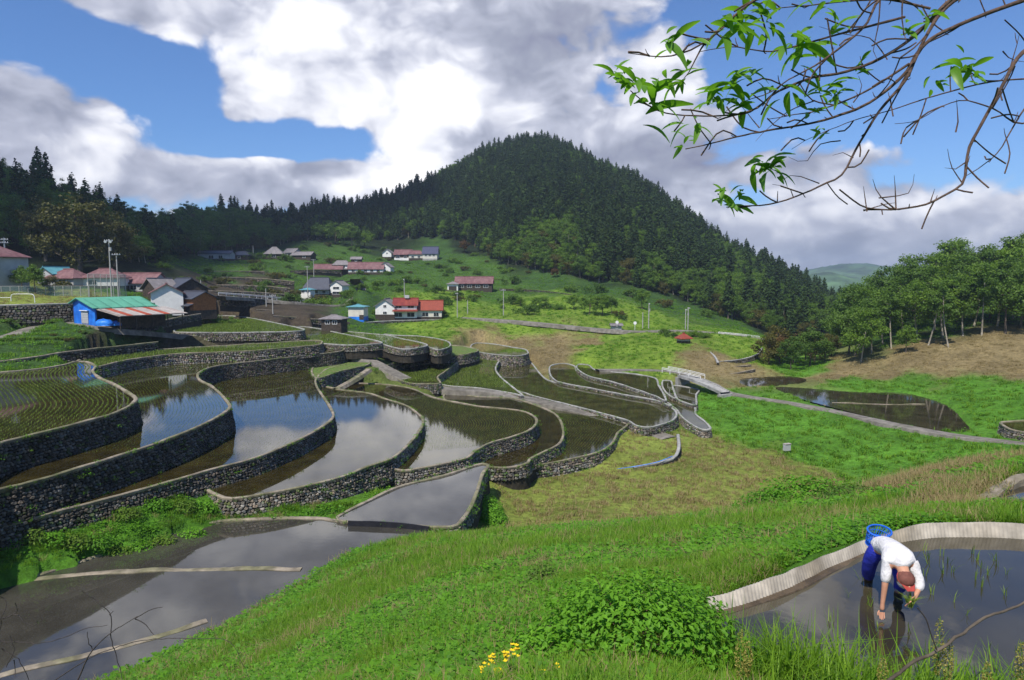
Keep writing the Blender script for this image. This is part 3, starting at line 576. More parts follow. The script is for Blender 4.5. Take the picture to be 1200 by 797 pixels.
def leaf_quads(c, nrm, length, width, r, fold=.0):
    """pointed leaf of two triangles at each centre"""
    a, b = frame(nrm); th = r.uniform(0, 2*math.pi, len(c)); ct, st = np.cos(th)[:, None], np.sin(th)[:, None]
    u = a*ct+b*st; v = -a*st+b*ct; L = np.asarray(length).reshape(-1, 1); W = np.asarray(width).reshape(-1, 1)
    V = np.stack([c-u*L*.5, c+v*W*.5, c+u*L*.5, c-v*W*.5], 1).reshape(-1, 3)
    i = np.arange(len(c))[:, None]*4; return V, i+np.arange(4)[None]
def blades(base, h, w, r, lean=.5, curve=.5):
    """grass blades: a bent strip narrowing to a point"""
    n = len(base); az = r.uniform(0, 2*math.pi, n); d = np.stack([np.cos(az), np.sin(az), np.zeros(n)], 1); s = np.stack([-np.sin(az), np.cos(az), np.zeros(n)], 1)
    ln = (r.rand(n)*lean)[:, None]; cu = (r.rand(n)*curve)[:, None]; h = np.asarray(h).reshape(-1, 1); w = np.asarray(w).reshape(-1, 1)
    up = np.array([0, 0, 1.]); m_ = base+h*.55*up+d*h*ln*.45; t = base+h*(1-.35*cu)*up+d*h*(ln*.9+cu*.6)
    V = np.stack([base-s*w*.5, base+s*w*.5, m_+s*w*.42, m_-s*w*.42, t], 1).reshape(-1, 3); i = np.arange(n)[:, None]*5
    return V, [i+np.array([[0, 1, 2, 3]]), i+np.array([[3, 2, 4]])]
# ---- rice seedlings standing in rows in the flooded paddies
def seedlings(key, guide, sp=.3, st=.17, h=.17, w=.03, per=3, label='', keep=1.):
    z = T[key][0]; r = np.random.RandomState(ord(key)); g = smooth_line([G(u, v, z) for u, v in guide], False, st)
    ch = g[-1]-g[0]; pr = np.array([-ch[1], ch[0], 0])/np.hypot(ch[0], ch[1]); p = POLY[key]
    c = p.mean(0)
    if pr@(c-g.mean(0)) < 0: pr = -pr
    K_ = int(120/sp); pts = (g[None]+pr[None, None]*((np.arange(K_)-K_*.25)*sp)[:, None, None]).reshape(-1, 3)
    b = (pts[:, 0] > p[:, 0].min()) & (pts[:, 0] < p[:, 0].max()) & (pts[:, 1] > p[:, 1].min()) & (pts[:, 1] < p[:, 1].max()); pts = pts[b]
    pts = pts[inside(p, pts[:, 0], pts[:, 1])]; pts = pts[edge_dist(p[::2], pts[:, 0], pts[:, 1]) > .45]
    pts = pts[r.rand(len(pts)) < keep]
    for kk, pp in POLY.items():          # none under a higher terrace
        if T[kk][0] > z and kk != key: pts = pts[~inside(pp, pts[:, 0], pts[:, 1])]
    pts[:, :2] += r.normal(0, .025, (len(pts), 2)); pts = np.repeat(pts, per, 0); pts[:, :2] += r.normal(0, .02, (len(pts), 2))
    V, fs = blades(pts, h*r.uniform(.7, 1.25, len(pts)), np.full(len(pts), w), r, .8, .4)
    tri = np.concatenate([fs[0][:, [0, 1, 2]], fs[0][:, [0, 2, 3]], fs[1]])
    o = obj('rice_seedlings', mesh('rice_seedlings', V-c, tri, ['rice_leaf'], tint=np.repeat(r.rand(len(pts)), 5)), label=label, cat='rice seedlings', kind='stuff', loc=c)
seedlings('A', [(95,418),(112,429),(109,435),(117,443),(133,450),(147,458),(160,468),(150,485),(115,520),(95,560)], label='striped rows of young rice in the paddy below the blue barn', sp=.42, st=.2, h=.13, w=.03, per=2)
seedlings('B', [(270,420),(238,434),(232,440),(235,446),(247,452),(258,461),(270,477),(262,495),(240,520)], sp=.36, st=.26, per=2, h=.10, w=.014, label='rows of young rice in the second S curved paddy')
seedlings('C', [(400,420),(371,444),(371,452),(377,462),(387,477),(391,488),(380,505),(345,540)], sp=.36, st=.26, per=2, h=.09, w=.012, keep=.8, label='rows of young rice in the blue mirroring paddy')
seedlings('D', [(385,450),(432,461),(450,467),(475,475),(496,492),(494,505),(470,535)], sp=.36, st=.3, per=2, h=.08, w=.010, keep=.45, label='sparse rice seedlings in the mirror paddy with the tall pale wall')
seedlings('E', [(520,462),(560,474),(600,480),(616,483),(629,493),(620,507),(600,520)], sp=.36, st=.24, per=2, h=.10, w=.02, label='rows of young rice in the round ended paddy')
seedlings('M', [(680,478),(735,495),(724,508),(712,525),(690,540)], sp=.4, st=.26, per=2, h=.10, w=.022, label='rows of young rice in the fan shaped paddy')
for kk, gd, lb in (('K', [(100,424),(200,413),(300,407),(372,402)], 'young rice in the narrow strip paddy by the lane'), ('J', [(205,386),(350,386)], 'young rice in the bright green field by the orange shed'),
                   ('L', [(470,446),(540,415)], 'young rice in the triangular paddy'), ('l', [(530,452),(590,418)], 'young rice in the dark green paddy below the wavy bund'),
                   ('Y', [(350,395),(440,400)], 'young rice in the green paddy above the road start'), ('y', [(380,387),(490,404)], 'young rice in the paddy with a straight white bund'), ('Z', [(470,395),(520,406)], 'young rice in the rounded paddy below the red houses')):
    seedlings(kk, gd, sp=.5, st=.35, h=.22, w=.06, per=2, label=lb)
seedlings('V', [(900,800),(1000,660),(1150,640)], sp=.3, st=.28, h=.17, w=.012, per=4, keep=.35, label='scattered new seedlings in the paddy round the farmer')

# ---- trees: one mesh pair per kind, copied
def limb_tree(r, H, spread, levels, trunk_r, lean=.0, low=.35):
    mb = MB(); tips = []
    top = np.array([lean*H*r.uniform(-1, 1), lean*H*r.uniform(-1, 1), H*.72]); mid = top*.5+np.array([r.normal(0, .02*H), r.normal(0, .02*H), 0])
    tr = smooth_line([np.zeros(3), mid, top], False, H*.09); mb.tube(tr, np.linspace(trunk_r, trunk_r*.35, len(tr)), 7)
    for i in range(levels):
        t = low+(1-low)*(i+r.rand()*.6)/levels; b = np.array([np.interp(t, np.linspace(0, 1, len(tr)), tr[:, j]) for j in range(3)])
        az = i*2.4+r.rand(); L = spread*(1.05-.55*t)*r.uniform(.75, 1.15); d = np.array([math.cos(az), math.sin(az), 0])
        e_ = b+d*L+np.array([0, 0, L*r.uniform(.25, .75)]); mm = (b+e_)/2+np.array([0, 0, -L*.06])
        ln = smooth_line([b, mm, e_], False, L*.25); mb.tube(ln, np.linspace(trunk_r*.4*(1.2-t), trunk_r*.08, len(ln)), 5, False); tips += [e_, mm*.35+e_*.65]
        for q in range(2):
            f = e_*.6+b*.4+r.normal(0, .22*L, 3); mb.tube(smooth_line([ln[len(ln)//2], (ln[len(ln)//2]+f)/2+r.normal(0, .05*L, 3), f], False, L*.3), np.linspace(trunk_r*.15, trunk_r*.05, 4)[0], 4, False); tips.append(f)
    tips.append(top+np.array([0, 0, H*.12])); return mb, np.array(tips)
def leaf_crown(r, tips, n, clump, ls, flat_=.6):
    """leaves gathered in clumps at the twig ends, with gaps between"""
    j = r.randint(0, len(tips), n); q = r.normal(0, 1, (n, 3)); q /= np.linalg.norm(q, axis=1)[:, None]
    rad_ = clump*r.uniform(.6, 1.25, len(tips))[j]*r.rand(n)**.45; c = tips[j]+q*rad_[:, None]*np.array([1, 1, flat_])
    nr = q*.6+r.normal(0, .5, (n, 3))+np.array([0, 0, .6]); s = ls*r.uniform(.6, 1.3, n)
    V, f = leaf_quads(c, nr, s, s*.7, r)
    tn = np.clip(.5+.25*r.normal(0, 1, n)+.35*(r.rand(len(tips))[j]-.5)+.18*q[:, 2], 0, 1)
    return V, f, np.repeat(tn, 4)
def conifer(r, H, Rm, low, n=700):
    t = r.beta(1.1, 1.5, n); lay = np.round(t*26)/26+r.normal(0, .006, n); hgt = H*(low+(1-low)*lay)
    prof = Rm*np.clip(1-lay, 0, 1)**.5*(1-.35*np.exp(-lay*9))+.2; br = r.randint(0, 9, n); az = br*2*math.pi/9+np.round(t*26)*1.1+r.normal(0, .13, n); L = r.rand(n)**.6*r.uniform(.75, 1.15, n)
    rr = prof*L; c = np.stack([np.cos(az)*rr, np.sin(az)*rr, hgt-rr*.28+r.normal(0, .08, n)], 1)
    nr = np.stack([np.cos(az)*.45, np.sin(az)*.45, np.full(n, .8)], 1)+r.normal(0, .35, (n, 3)); s = (.5+.6*(1-lay))*H/22*r.uniform(.8, 1.5, n)*1.15
    V, f = leaf_quads(c, nr, s*1.5, s, r)
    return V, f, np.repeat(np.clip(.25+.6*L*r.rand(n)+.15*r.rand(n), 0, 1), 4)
def kind_tree(name, V, f, t, lm, mb, bm):
    return dict(name=name, crown=mesh(name+'_crown', V, f, [lm], tint=t), trunk=mb.me(name+'_trunk', bm, True), V=V, f=f, t=t, mb=mb, lm=lm, bm=bm)
CON = []
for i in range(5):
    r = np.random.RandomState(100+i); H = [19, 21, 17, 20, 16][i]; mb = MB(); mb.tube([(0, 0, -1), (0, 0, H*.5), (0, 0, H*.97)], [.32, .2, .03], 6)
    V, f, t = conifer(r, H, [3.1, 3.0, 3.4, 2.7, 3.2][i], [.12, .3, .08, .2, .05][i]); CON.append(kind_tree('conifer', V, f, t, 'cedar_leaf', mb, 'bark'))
def broad(seed, H, spread, lev, n, clump, ls, lm, bm='bark', low=.35, lean=.05, tr=.28, fl=.6):
    r = np.random.RandomState(seed); mb, tips = limb_tree(r, H, spread, lev, tr, lean, low); V, f, t = leaf_crown(r, tips, n, clump, ls, fl)
    return kind_tree('broadleaf', V, f, t, lm, mb, bm)
BRD = [broad(1, 12, 4.6, 10, 4200, 1.6, .42, 'broad_leaf', tr=.22), broad(2, 14, 5.0, 12, 4600, 1.7, .42, 'fresh_leaf', 'pale_bark', .35, .08, .2), broad(3, 10, 4.0, 8, 3000, 1.5, .42, 'fresh_leaf', tr=.2),
       broad(4, 15, 4.6, 12, 4400, 1.6, .42, 'broad_leaf', 'pale_bark', .35, .12, .2), broad(5, 9, 4.4, 9, 3000, 1.6, .42, 'olive_leaf', tr=.25, low=.2), broad(6, 9, 3.6, 9, 3000, 1.5, .42, 'rust_leaf', tr=.22, low=.2),
       broad(7, 18, 7.5, 14, 5200, 2.4, .6, 'olive_leaf', tr=.5, low=.15), broad(8, 8, 4.5, 9, 3000, 1.5, .38, 'fresh_leaf', tr=.2, low=.15), broad(9, 16, 3.2, 7, 2200, 1.1, .42, 'broad_leaf', 'pale_bark', .6, .1, .18)]
def bush_kind(seed, w, h, n, ls, lm):
    r = np.random.RandomState(seed); tips = np.stack([r.normal(0, w*.32, 26), r.normal(0, w*.32, 26), h*(.25+.55*r.rand(26))], 1); mb = MB()
    for q in tips[:12]: mb.tube([(q[0]*.15, q[1]*.15, -.1), q*.6, q], [.05, .03, .01], 4, False)
    V, f, t = leaf_crown(r, tips, n, w*.2, ls, .8); return kind_tree('shrub', V, f, t, lm, mb, 'bark')
BSH = [bush_kind(31, 4, 2.6, 1500, .32, 'broad_leaf'), bush_kind(32, 3.4, 2.2, 1400, .3, 'fresh_leaf'), bush_kind(33, 3.4, 2.4, 1300, .32, 'olive_leaf')]
def plant(kd, loc, label, cat='tree', group=None, s=1., rz=0., name=None, lm=None):
    o = empty(name or kd['name']+('_tree' if kd['name'] != 'shrub' else ''), loc, label, cat, group, rz, s)
    obj('trunk' if kd['name'] != 'shrub' else 'stems', kd['trunk'], o)
    c = obj('crown' if kd['name'] != 'shrub' else 'foliage', kd['crown'], o); return o
def proto(kd, nm):
    v0 = len(kd['V']); mv = np.concatenate(kd['mb'].v); F4 = [kd['f']]; mi = [np.zeros(len(kd['f']))]
    fl = [np.array(x)+v0 for x in kd['mb'].f.values()]
    return obj(nm, mesh(nm, np.concatenate([kd['V'], mv]), F4+fl, [kd['lm'], kd['bm']], tint=np.concatenate([kd['t'], np.full(len(mv), .5)]), midx=np.concatenate(mi+[np.ones(len(x)) for x in fl])), link=False)
def scatter(name, pts, rz, sc, ix, protos, label, cat, tilt=None):
    c = pts.mean(0); me = mesh(name, pts-c, [])
    for nm, ty, arr in (('rz', 'FLOAT', rz), ('sc', 'FLOAT', sc), ('ix', 'INT', ix)):
        a_ = me.attributes.new(nm, ty, 'POINT'); a_.data.foreach_set('value', np.asarray(arr, np.int32 if ty == 'INT' else np.float32))
    o = obj(name, me, label=label, cat=cat, kind='stuff', loc=c)
    pc = bpy.data.collections.new(name+'_kinds')
    for q in protos: pc.objects.link(q)
    ng = bpy.data.node_groups.new(name, 'GeometryNodeTree'); ng.interface.new_socket('Geometry', in_out='INPUT', socket_type='NodeSocketGeometry'); ng.interface.new_socket('Geometry', in_out='OUTPUT', socket_type='NodeSocketGeometry')
    gi = ng.nodes.new('NodeGroupInput'); go = ng.nodes.new('NodeGroupOutput'); ip = ng.nodes.new('GeometryNodeInstanceOnPoints'); ci = ng.nodes.new('GeometryNodeCollectionInfo')
    ci.inputs[0].default_value = pc; ci.inputs[1].default_value = True; ci.inputs[2].default_value = True
    def na_(nm, ty): q = ng.nodes.new('GeometryNodeInputNamedAttribute'); q.data_type = ty; q.inputs[0].default_value = nm; return q.outputs[0]
    cx = ng.nodes.new('ShaderNodeCombineXYZ'); L = ng.links.new; L(na_('rz', 'FLOAT'), cx.inputs[2])
    L(gi.outputs[0], ip.inputs['Points']); L(ci.outputs[0], ip.inputs['Instance']); ip.inputs['Pick Instance'].default_value = True
    L(na_('ix', 'INT'), ip.inputs['Instance Index']); L(cx.outputs[0], ip.inputs['Rotation']); L(na_('sc', 'FLOAT'), ip.inputs['Scale']); L(ip.outputs[0], go.inputs[0])
    o.modifiers.new('scatter', 'NODES').node_group = ng; return o
# ---- forest on the hills
fb = [(-420, 200), (-200, 195), (0, 198), (100, 203), (165, 218), (205, 295), (260, 350), (330, 405), (400, 450), (450, 462), (500, 465), (560, 435), (583, 375), (640, 338), (700, 322), (760, 318), (800, 318), (860, 282), (900, 268), (945, 262), (1000, 330), (1020, 410)]
fpoly = np.array([P(u, 325, D)[:2] for u, D in fb]+[P(u, 325, D*1.09+10)[:2] for u, v, D in ridge[::-1]])
sp_ = 4.3; gx, gy = np.meshgrid(np.arange(-420, 330, sp_), np.arange(150, 800, sp_)); gx = gx.ravel()+R.uniform(-2, 2, gx.size); gy = gy.ravel()+R.uniform(-2, 2, gy.size)
k_ = inside(fpoly, gx, gy); gx, gy = gx[k_], gy[k_]; gz = base_z(gx, gy)-.3
fpts = np.stack([gx, gy, gz], 1); fu = 600+800*gx/gy
# patches of broadleaf wood among the cedars
pn = fbm(gx, gy, 70, 3, 77); edge_ = edge_dist(fpoly[:len(fb)], gx, gy, False)
brd_p = (pn > .545) | (R.rand(len(gx)) < .09) | ((edge_ < 14) & (R.rand(len(gx)) < .35)) | ((fu < 175) & (R.rand(len(gx)) < .75)) | ((fu > 720) & (gy < 420) & (R.rand(len(gx)) < .3))
hgt_s = np.where(brd_p, R.uniform(.75, 1.25, len(gx)), R.uniform(.6, 1.12, len(gx)))*np.where(edge_ < 12, .85, 1.)
vv = 325-800*(gz+17)/gy                 # how much of each tree shows: the front row and the skyline
near = np.argsort(edge_+.02*gy)[:290]
ismask = np.zeros(len(gx), bool); ismask[near] = True
for i in near:
    if brd_p[i]: plant(BRD[[0, 2, 4, 1][i % 4]], fpts[i], ['deep green broadleaf tree', 'fresh light green broadleaf tree', 'olive brown broadleaf tree', 'pale trunked spreading broadleaf tree'][i % 4]+' at the foot of the dark cedar forest', 'tree', 'broadleaf trees along the forest edge', hgt_s[i], R.rand()*6.3)
    else: plant(CON[i % 5], fpts[i], 'dark cedar in the front rows of the hillside forest', 'tree', 'cedars along the forest edge', hgt_s[i], R.rand()*6.3, 'cedar_tree')
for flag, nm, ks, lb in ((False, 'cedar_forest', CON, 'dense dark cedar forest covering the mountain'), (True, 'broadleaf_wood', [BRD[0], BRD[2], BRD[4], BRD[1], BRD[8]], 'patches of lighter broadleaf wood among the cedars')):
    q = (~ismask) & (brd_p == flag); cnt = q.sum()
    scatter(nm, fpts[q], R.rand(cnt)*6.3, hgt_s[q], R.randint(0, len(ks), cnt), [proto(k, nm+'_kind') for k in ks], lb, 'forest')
def gp(u, v, D): q = P(u, v, D); q[2] = ground_z(q[:1], q[1:2])[0]-.15; return q
def gu(u, D): return gp(u, 400, D)
def clear_of(p, keys, pad=.12, paths=True):
    ok = np.ones(len(p), bool)
    for k in keys:
        q = POLY[k]; b = (p[:, 0] > q[:, 0].min()-1) & (p[:, 0] < q[:, 0].max()+1) & (p[:, 1] > q[:, 1].min()-1) & (p[:, 1] < q[:, 1].max()+1); i = np.nonzero(b)[0]
        if len(i):
            hit = inside(q, p[i, 0], p[i, 1])
            if k == 'g': hit &= p[i, 2] < T[k][0]+.05
            else: hit |= edge_dist(q[::2], p[i, 0], p[i, 1]) < (.4 if k == 'V' else pad)
            ok[i[hit]] = False
    for l in RP.values():
        b = np.nonzero((p[:, 0] > l[:, 0].min()-3) & (p[:, 0] < l[:, 0].max()+3) & (p[:, 1] > l[:, 1].min()-3) & (p[:, 1] < l[:, 1].max()+3))[0]
        if len(b): d2 = ((p[b, None, :2]-l[None, ::2, :2])**2).sum(2).min(1); ok[b[d2 < 3.2]] = False
    return ok
# ---- single trees
plant(BRD[6], gu(98, 188), 'huge spreading olive green tree behind the schoolyard net', 'tree', s=1.35); plant(BRD[6], gu(60, 196), 'dark broad tree close behind the huge olive tree', 'tree', s=1.1, rz=2)
plant(BRD[6], gu(140, 205), 'olive tree beside the huge spreading tree, on its uphill side', 'tree', s=1.0, rz=4)
for u, D, k, s in ((30, 150, 0, .55), (45, 148, 0, .62), (62, 152, 4, .5)): plant(BRD[k], gu(u, D), 'dark garden tree beside the school building', 'tree', 'garden trees by the school', s, u)
for u, D, kk, s in ((902, 172, 4, .95), (915, 176, 5, 1.0), (930, 178, 5, .95), (945, 184, 5, .9), (912, 182, 4, 1.1), (955, 178, 4, .8), (975, 180, 4, .75)): plant(BRD[kk], gu(u, D), 'rusty brown spring tree above the stream gully', 'tree', 'rusty trees above the gully', s, u)
for u, D, s in ((928, 165, .78), (950, 170, .95), (968, 172, .6)): plant(BRD[0], gu(u, D), 'round dark green tree in front of the rusty trees', 'tree', 'green trees in front of the rusty trees', s, u)
rt = [(995,172,0,.9),(1003,168,2,.8),(1010,160,1,.85),(1022,166,3,.85),(1035,172,1,.9),(1045,165,8,.9),(1058,176,3,.95),(1062,158,2,.6),(1075,168,1,.95),(1088,160,8,.9),(1095,174,3,1.),(1105,165,1,.95),(1112,155,8,.85),(1120,178,0,1.05),(1128,162,3,.9),(1140,170,1,1.05),(1150,160,8,1.),(1158,176,2,1.15),(1168,166,3,1.05),(1178,158,0,1.),(1185,172,1,1.2),(1195,162,2,1.1),(1205,170,0,1.25),(1218,160,3,1.1),(1235,168,1,1.2),(1250,158,2,1.1),
      (1010,190,1,1.),(1040,195,0,1.05),(1070,195,3,1.1),(1100,198,1,1.1),(1130,195,0,1.15),(1160,195,3,1.2),(1185,192,1,1.25),(1210,192,0,1.3),(980,190,0,.85),(1000,205,1,.9)]
rr0 = np.random.RandomState(6)
rt += [(u+rr0.uniform(-5, 5), rr0.uniform(182, 240), int(rr0.choice([0, 1, 2, 3, 0])), rr0.uniform(1., 1.35)) for u in np.linspace(985, 1260, 34)]
SL = {0: 'full crowned green tree among the slope trees', 1: 'pale trunked spreading tree among the slope trees', 2: 'light green bushy tree among the slope trees', 3: 'slim leaning tree among the slope trees', 8: 'thin bare stemmed tree at the front of the slope trees'}
for u, D, kk, s in rt: plant(BRD[kk], gu(u, D), SL[kk], 'tree', 'trees on the dry grass slope', s*1.22, u*1.7)
plant(CON[2], gu(1178, 190), 'lone dark conifer rising above the slope trees', 'tree', s=.95); plant(CON[0], gu(1118, 205), 'dark conifer behind the slope trees', 'tree', s=.8)
for u, D, kk, s in ((672, 252, 7, .8), (690, 240, 7, 1.0), (705, 238, 2, .9), (716, 243, 0, .6), (752, 262, 2, .9), (628, 256, 7, .55), (610, 258, 7, .5)): plant(BRD[kk], gu(u, D), 'bright green round tree on the sunlit meadow above the road', 'tree', 'trees on the sunlit meadow', s, u)
for u, D, kk, s in ((395, 430, 7, 1.9), (415, 425, 0, 1.5), (375, 428, 2, 1.3), (430, 432, 7, 1.5), (572, 400, 2, 1.2), (545, 420, 5, 1.), (650, 330, 5, .6)): plant(BRD[kk], gu(u, D), 'leafy tree standing on the meadow above the village houses', 'tree', 'trees above the village', s, u)
for u, D, s in ((113, 262, .9), (127, 258, .95), (100, 262, .7)): plant(BRD[8], gu(u, D), 'thin crowned pine on the skyline ridge above the school', 'tree', 'pines on the left skyline', s*1.25, u, 'pine_tree')
shr = [(335,310,345,0,1.6),(360,322,300,1,1.2),(300,318,300,1,1.2),(455,322,330,1,1.2),(440,335,300,1,1.5),(460,336,298,1,1.6),(475,333,305,0,1.5),(490,333,306,0,1.2),(385,340,282,0,.9),(372,345,270,2,1.6),(345,340,265,2,1.4),(262,372,168,1,.9),(275,372,170,1,.8),(250,366,172,1,1.2),(560,322,345,0,1.2),(590,318,350,1,1.2),(640,362,255,0,1.2),(655,362,252,1,1.1),
       (725,375,236,2,1.1),(730,378,232,0,.8),(780,395,200,0,.9),(788,397,196,0,.7),(812,395,198,1,1.1),(825,397,195,1,.9),(600,330,320,0,1.8),(700,340,295,0,1.8),(670,338,300,1,1.6),(740,345,290,0,1.7),(780,352,282,2,1.6),(830,366,275,0,1.6),(190,348,190,0,1.),(165,345,185,0,.9),(120,335,175,0,1.),(75,336,165,2,.9),(520,372,226,0,.8),(515,318,365,0,1.2),(1125,535,58,2,.9),(1090,538,60,2,.6)]
rs0 = np.random.RandomState(77)
for i_ in range(44): u0 = rs0.uniform(-5, 200); D0 = rs0.uniform(106, 128); q0 = gu(u0, D0); shr.append((u0, 325-800*q0[2]/D0, D0, int(rs0.choice([0, 1, 2])), rs0.uniform(.2, .5))) if not (70 < u0 < 190 and D0 > 119) and clear_of(q0[None], list(T), .8)[0] else None
for i_ in range(150):
    u0 = rs0.uniform(180, 640); D0 = rs0.uniform(215, 430); q0 = gu(u0, D0)
    vv0 = 325-800*q0[2]/D0
    if 275 < vv0 < 372: shr.append((u0, vv0, D0, int(rs0.choice([0, 0, 1, 2])), rs0.uniform(.45, 1.6)))
for u, v, D, kk, s in shr: plant(BSH[kk], gp(u, v, D), 'leafy shrub growing among the meadows and gardens', 'shrub', 'shrubs of the valley', s, u)
# ---- grass on the near bank, denser close by
def tuft(seed, n, h, w, spread, lm, lean=.7, curve=.8):
    r = np.random.RandomState(seed); b = np.concatenate([r.normal(0, spread, (n, 2)), np.zeros((n, 1))], 1); V, fs = blades(b, h*r.uniform(.45, 1.1, n), w*r.uniform(.7, 1.3, n), r, lean, curve)
    return obj('tuft_kind', mesh('tuft_kind', V, fs, [lm], tint=np.repeat(np.clip(r.normal(.5, .28, n), 0, 1), 5)), link=False)
def weed(seed, n, h, ls, spread, lm='weed_leaf'):
    r = np.random.RandomState(seed); c = np.stack([r.normal(0, spread, n), r.normal(0, spread, n), h*r.uniform(.15, 1, n)], 1); nr = np.stack([r.normal(0, .4, n), r.normal(0, .4, n), np.ones(n)], 1)
    s = ls*r.uniform(.5, 1.2, n); V, f = leaf_quads(c, nr, s, s*.62, r); return obj('weed_kind', mesh('weed_kind', V, f, [lm], tint=np.repeat(np.clip(r.normal(.5, .25, n), 0, 1), 4)), link=False)
GK = [tuft(i, 34, .26, .012, .10, 'grass_blade') for i in range(3)]+[tuft(11, 26, .36, .013, .09, 'grass_blade', .6, .9)]
WK = [weed(21, 26, .16, .085, .13), weed(22, 34, .22, .07, .15), weed(23, 16, .2, .15, .16), weed(24, 30, .14, .06, .12)]
DK = [tuft(i+40, 30, .34, .012, .12, 'dry_grass', .9, .9) for i in range(2)]
def bank_points(n, rmin, rmax, a0, a1, seed, power=1.):
    r = np.random.RandomState(seed); a_ = r.uniform(math.radians(a0), math.radians(a1), n); d = rmin*(rmax/rmin)**(r.rand(n)**power)
    x, y = np.sin(a_)*d, np.cos(a_)*d; z = ground_z(x, y); return np.stack([x, y, z], 1), d
pts, dd = bank_points(88000, 4.2, 62, -42, 46, 61, .8); ok = clear_of(pts, list(T)); pts, dd = pts[ok], dd[ok]
col = cover_col(pts[:, 0], pts[:, 1]); dryness = np.clip((col[:, 0]-col[:, 1]*.5)/.1, 0, 1); wn = fbm(pts[:, 0], pts[:, 1], 3.2, 3, 88); mown = (pts[:, 2] < -23) & (pts[:, 1] > 58)
ty = np.where(R.rand(len(pts)) < dryness*.75+.05+.25*np.clip((fbm(pts[:, 0], pts[:, 1], 2.2, 3, 91)-.62)*6, 0, 1), 2, np.where(wn+R.normal(0, .06, len(pts)) > .50, 1, 0)); sc = np.clip(dd/16, .75, 1.7)*R.uniform(.7, 1.25, len(pts))*np.where(mown, .3, 1)
for tkind, nm, ks, lb, ct in ((0, 'bank_grass', GK, 'lush green grass on the bank in front of the terraces', 'grass'), (1, 'bank_weeds', WK, 'low leafy weeds mixed into the grass bank', 'weeds'), (2, 'dry_bank_grass', DK, 'straw coloured dead grass on the bank crest', 'grass')):
    q = ty == tkind; c_ = q.sum(); scatter(nm, pts[q], R.rand(c_)*6.3, sc[q], R.randint(0, len(ks), c_), ks, lb, ct)
# meadow grass and verge further off
r = np.random.RandomState(5); n_m = 46000; a_ = r.uniform(math.radians(-42), math.radians(44), n_m); d_ = r.uniform(60, 420, n_m); mp = np.stack([np.sin(a_)*d_, np.cos(a_)*d_], 1); mp = np.concatenate([mp, ground_z(mp[:, 0], mp[:, 1])[:, None]], 1)
ok = clear_of(mp, list(T), .8); mp = mp[ok]; cc = cover_col(mp[:, 0], mp[:, 1]); greenish = (cc[:, 1] > .08) & (cc[:, 0] < .155) & (cc[:, 1] > cc[:, 0]*1.3); dryish = cc[:, 0] > .15
MK = [tuft(70+i, 26, .5, .06, .28, 'grass_blade', .9, .7) for i in range(2)]+[weed(73, 22, .45, .22, .3)]
q = greenish; scatter('meadow_grass', mp[q], r.rand(q.sum())*6.3, r.uniform(.6, 1.4, q.sum()), r.randint(0, 3, q.sum()), MK, 'rough green grass of the valley meadows', 'grass')
q = dryish; DK2 = [tuft(80+i, 26, .5, .05, .3, 'dry_grass', .9, .7) for i in range(2)]; scatter('dry_meadow_grass', mp[q], r.rand(q.sum())*6.3, r.uniform(.5, 1.2, q.sum()), r.randint(0, 2, q.sum()), DK2, 'straw coloured dry grass of fallow fields and the slope', 'grass')

# ---- weeds rooted in the terrace walls and along the bunds
wp = []
for k in WALL_LABEL:
    p = POLY[k]; c2 = p[:, :2].mean(0); nr_ = outward(p, True)
    if (p[:, 0]*np.roll(p[:, 1], -1)-np.roll(p[:, 0], -1)*p[:, 1]).sum() < 0: nr_ = -nr_
    den = 3. if k in 'DEFNMXW' else 1.5; n_k = int(len(p)*.8*den); j = R.randint(0, len(p), n_k); hgt = T[k][1]*R.rand(n_k)**.8*np.where(R.rand(n_k) < .45, 0.02, 1)
    wp.append(np.stack([p[j, 0]+nr_[j, 0]*(.12+hgt*.16)+R.normal(0, .1, n_k), p[j, 1]+nr_[j, 1]*(.12+hgt*.16)+R.normal(0, .1, n_k), T[k][0]-hgt+.02], 1))
wp = np.concatenate(wp); c_ = len(wp); scatter('wall_weeds', wp, R.rand(c_)*6.3, R.uniform(.6, 1.7, c_), R.randint(0, 6, c_), [tuft(200+i, 22, .22, .016, .10, 'grass_blade', .9, .9) for i in range(3)]+[weed(210+i, 20, .16, .10, .14) for i in range(3)], 'small weeds and grass growing in the terrace walls', 'weeds')
# ================================================================== buildings
mat('plaster_white', (.74, .72, .69), .85, .08, .7); mat('plaster_cream', (.62, .58, .5), .85, .1, .7); mat('plaster_grey', (.42, .42, .43), .85, .12, .6, col2=(.36, .36, .36))
mat('dark_wood', (.055, .042, .032), .8, .4, 2.); mat('orange_wood', (.30, .11, .035), .75, .25, 2.); mat('window_dark', (.02, .024, .03), .15, .2, 1., spec=.6); mat('white_paint', (.78, .77, .76), .5, .05, 1.)
mat('roof_mauve', (.155, .072, .075), .65, .22, 1.2, .3, 4, (.19, .10, .10)); mat('roof_red', (.19, .032, .028), .6, .2, 1.2, .25, 4, (.22, .045, .03)); mat('roof_orange', (.25, .055, .032), .55, .15, 1.2, .25, 4)
mat('roof_slate', (.06, .065, .085), .5, .2, 1.2, .25, 4); mat('roof_navy', (.045, .05, .10), .5, .15, 1.2); mat('roof_grey', (.20, .18, .18), .7, .2, 1.); mat('roof_teal', (.10, .28, .32), .5, .15, 1.)
mat('tarp_green', (.10, .33, .22), .55, .12, .6, .2, 1.5); mat('tarp_blue', (.02, .15, .62), .4, .2, 1.1, .8, 2.5, (.03, .22, .72)); mat('rust_red', (.38, .07, .03), .7, .3, 1.5); mat('tin_pale', (.42, .37, .33), .5, .2, 1.5, col2=(.34, .28, .24)); mat('thatch', (.10, .075, .06), .95, .3, 3)
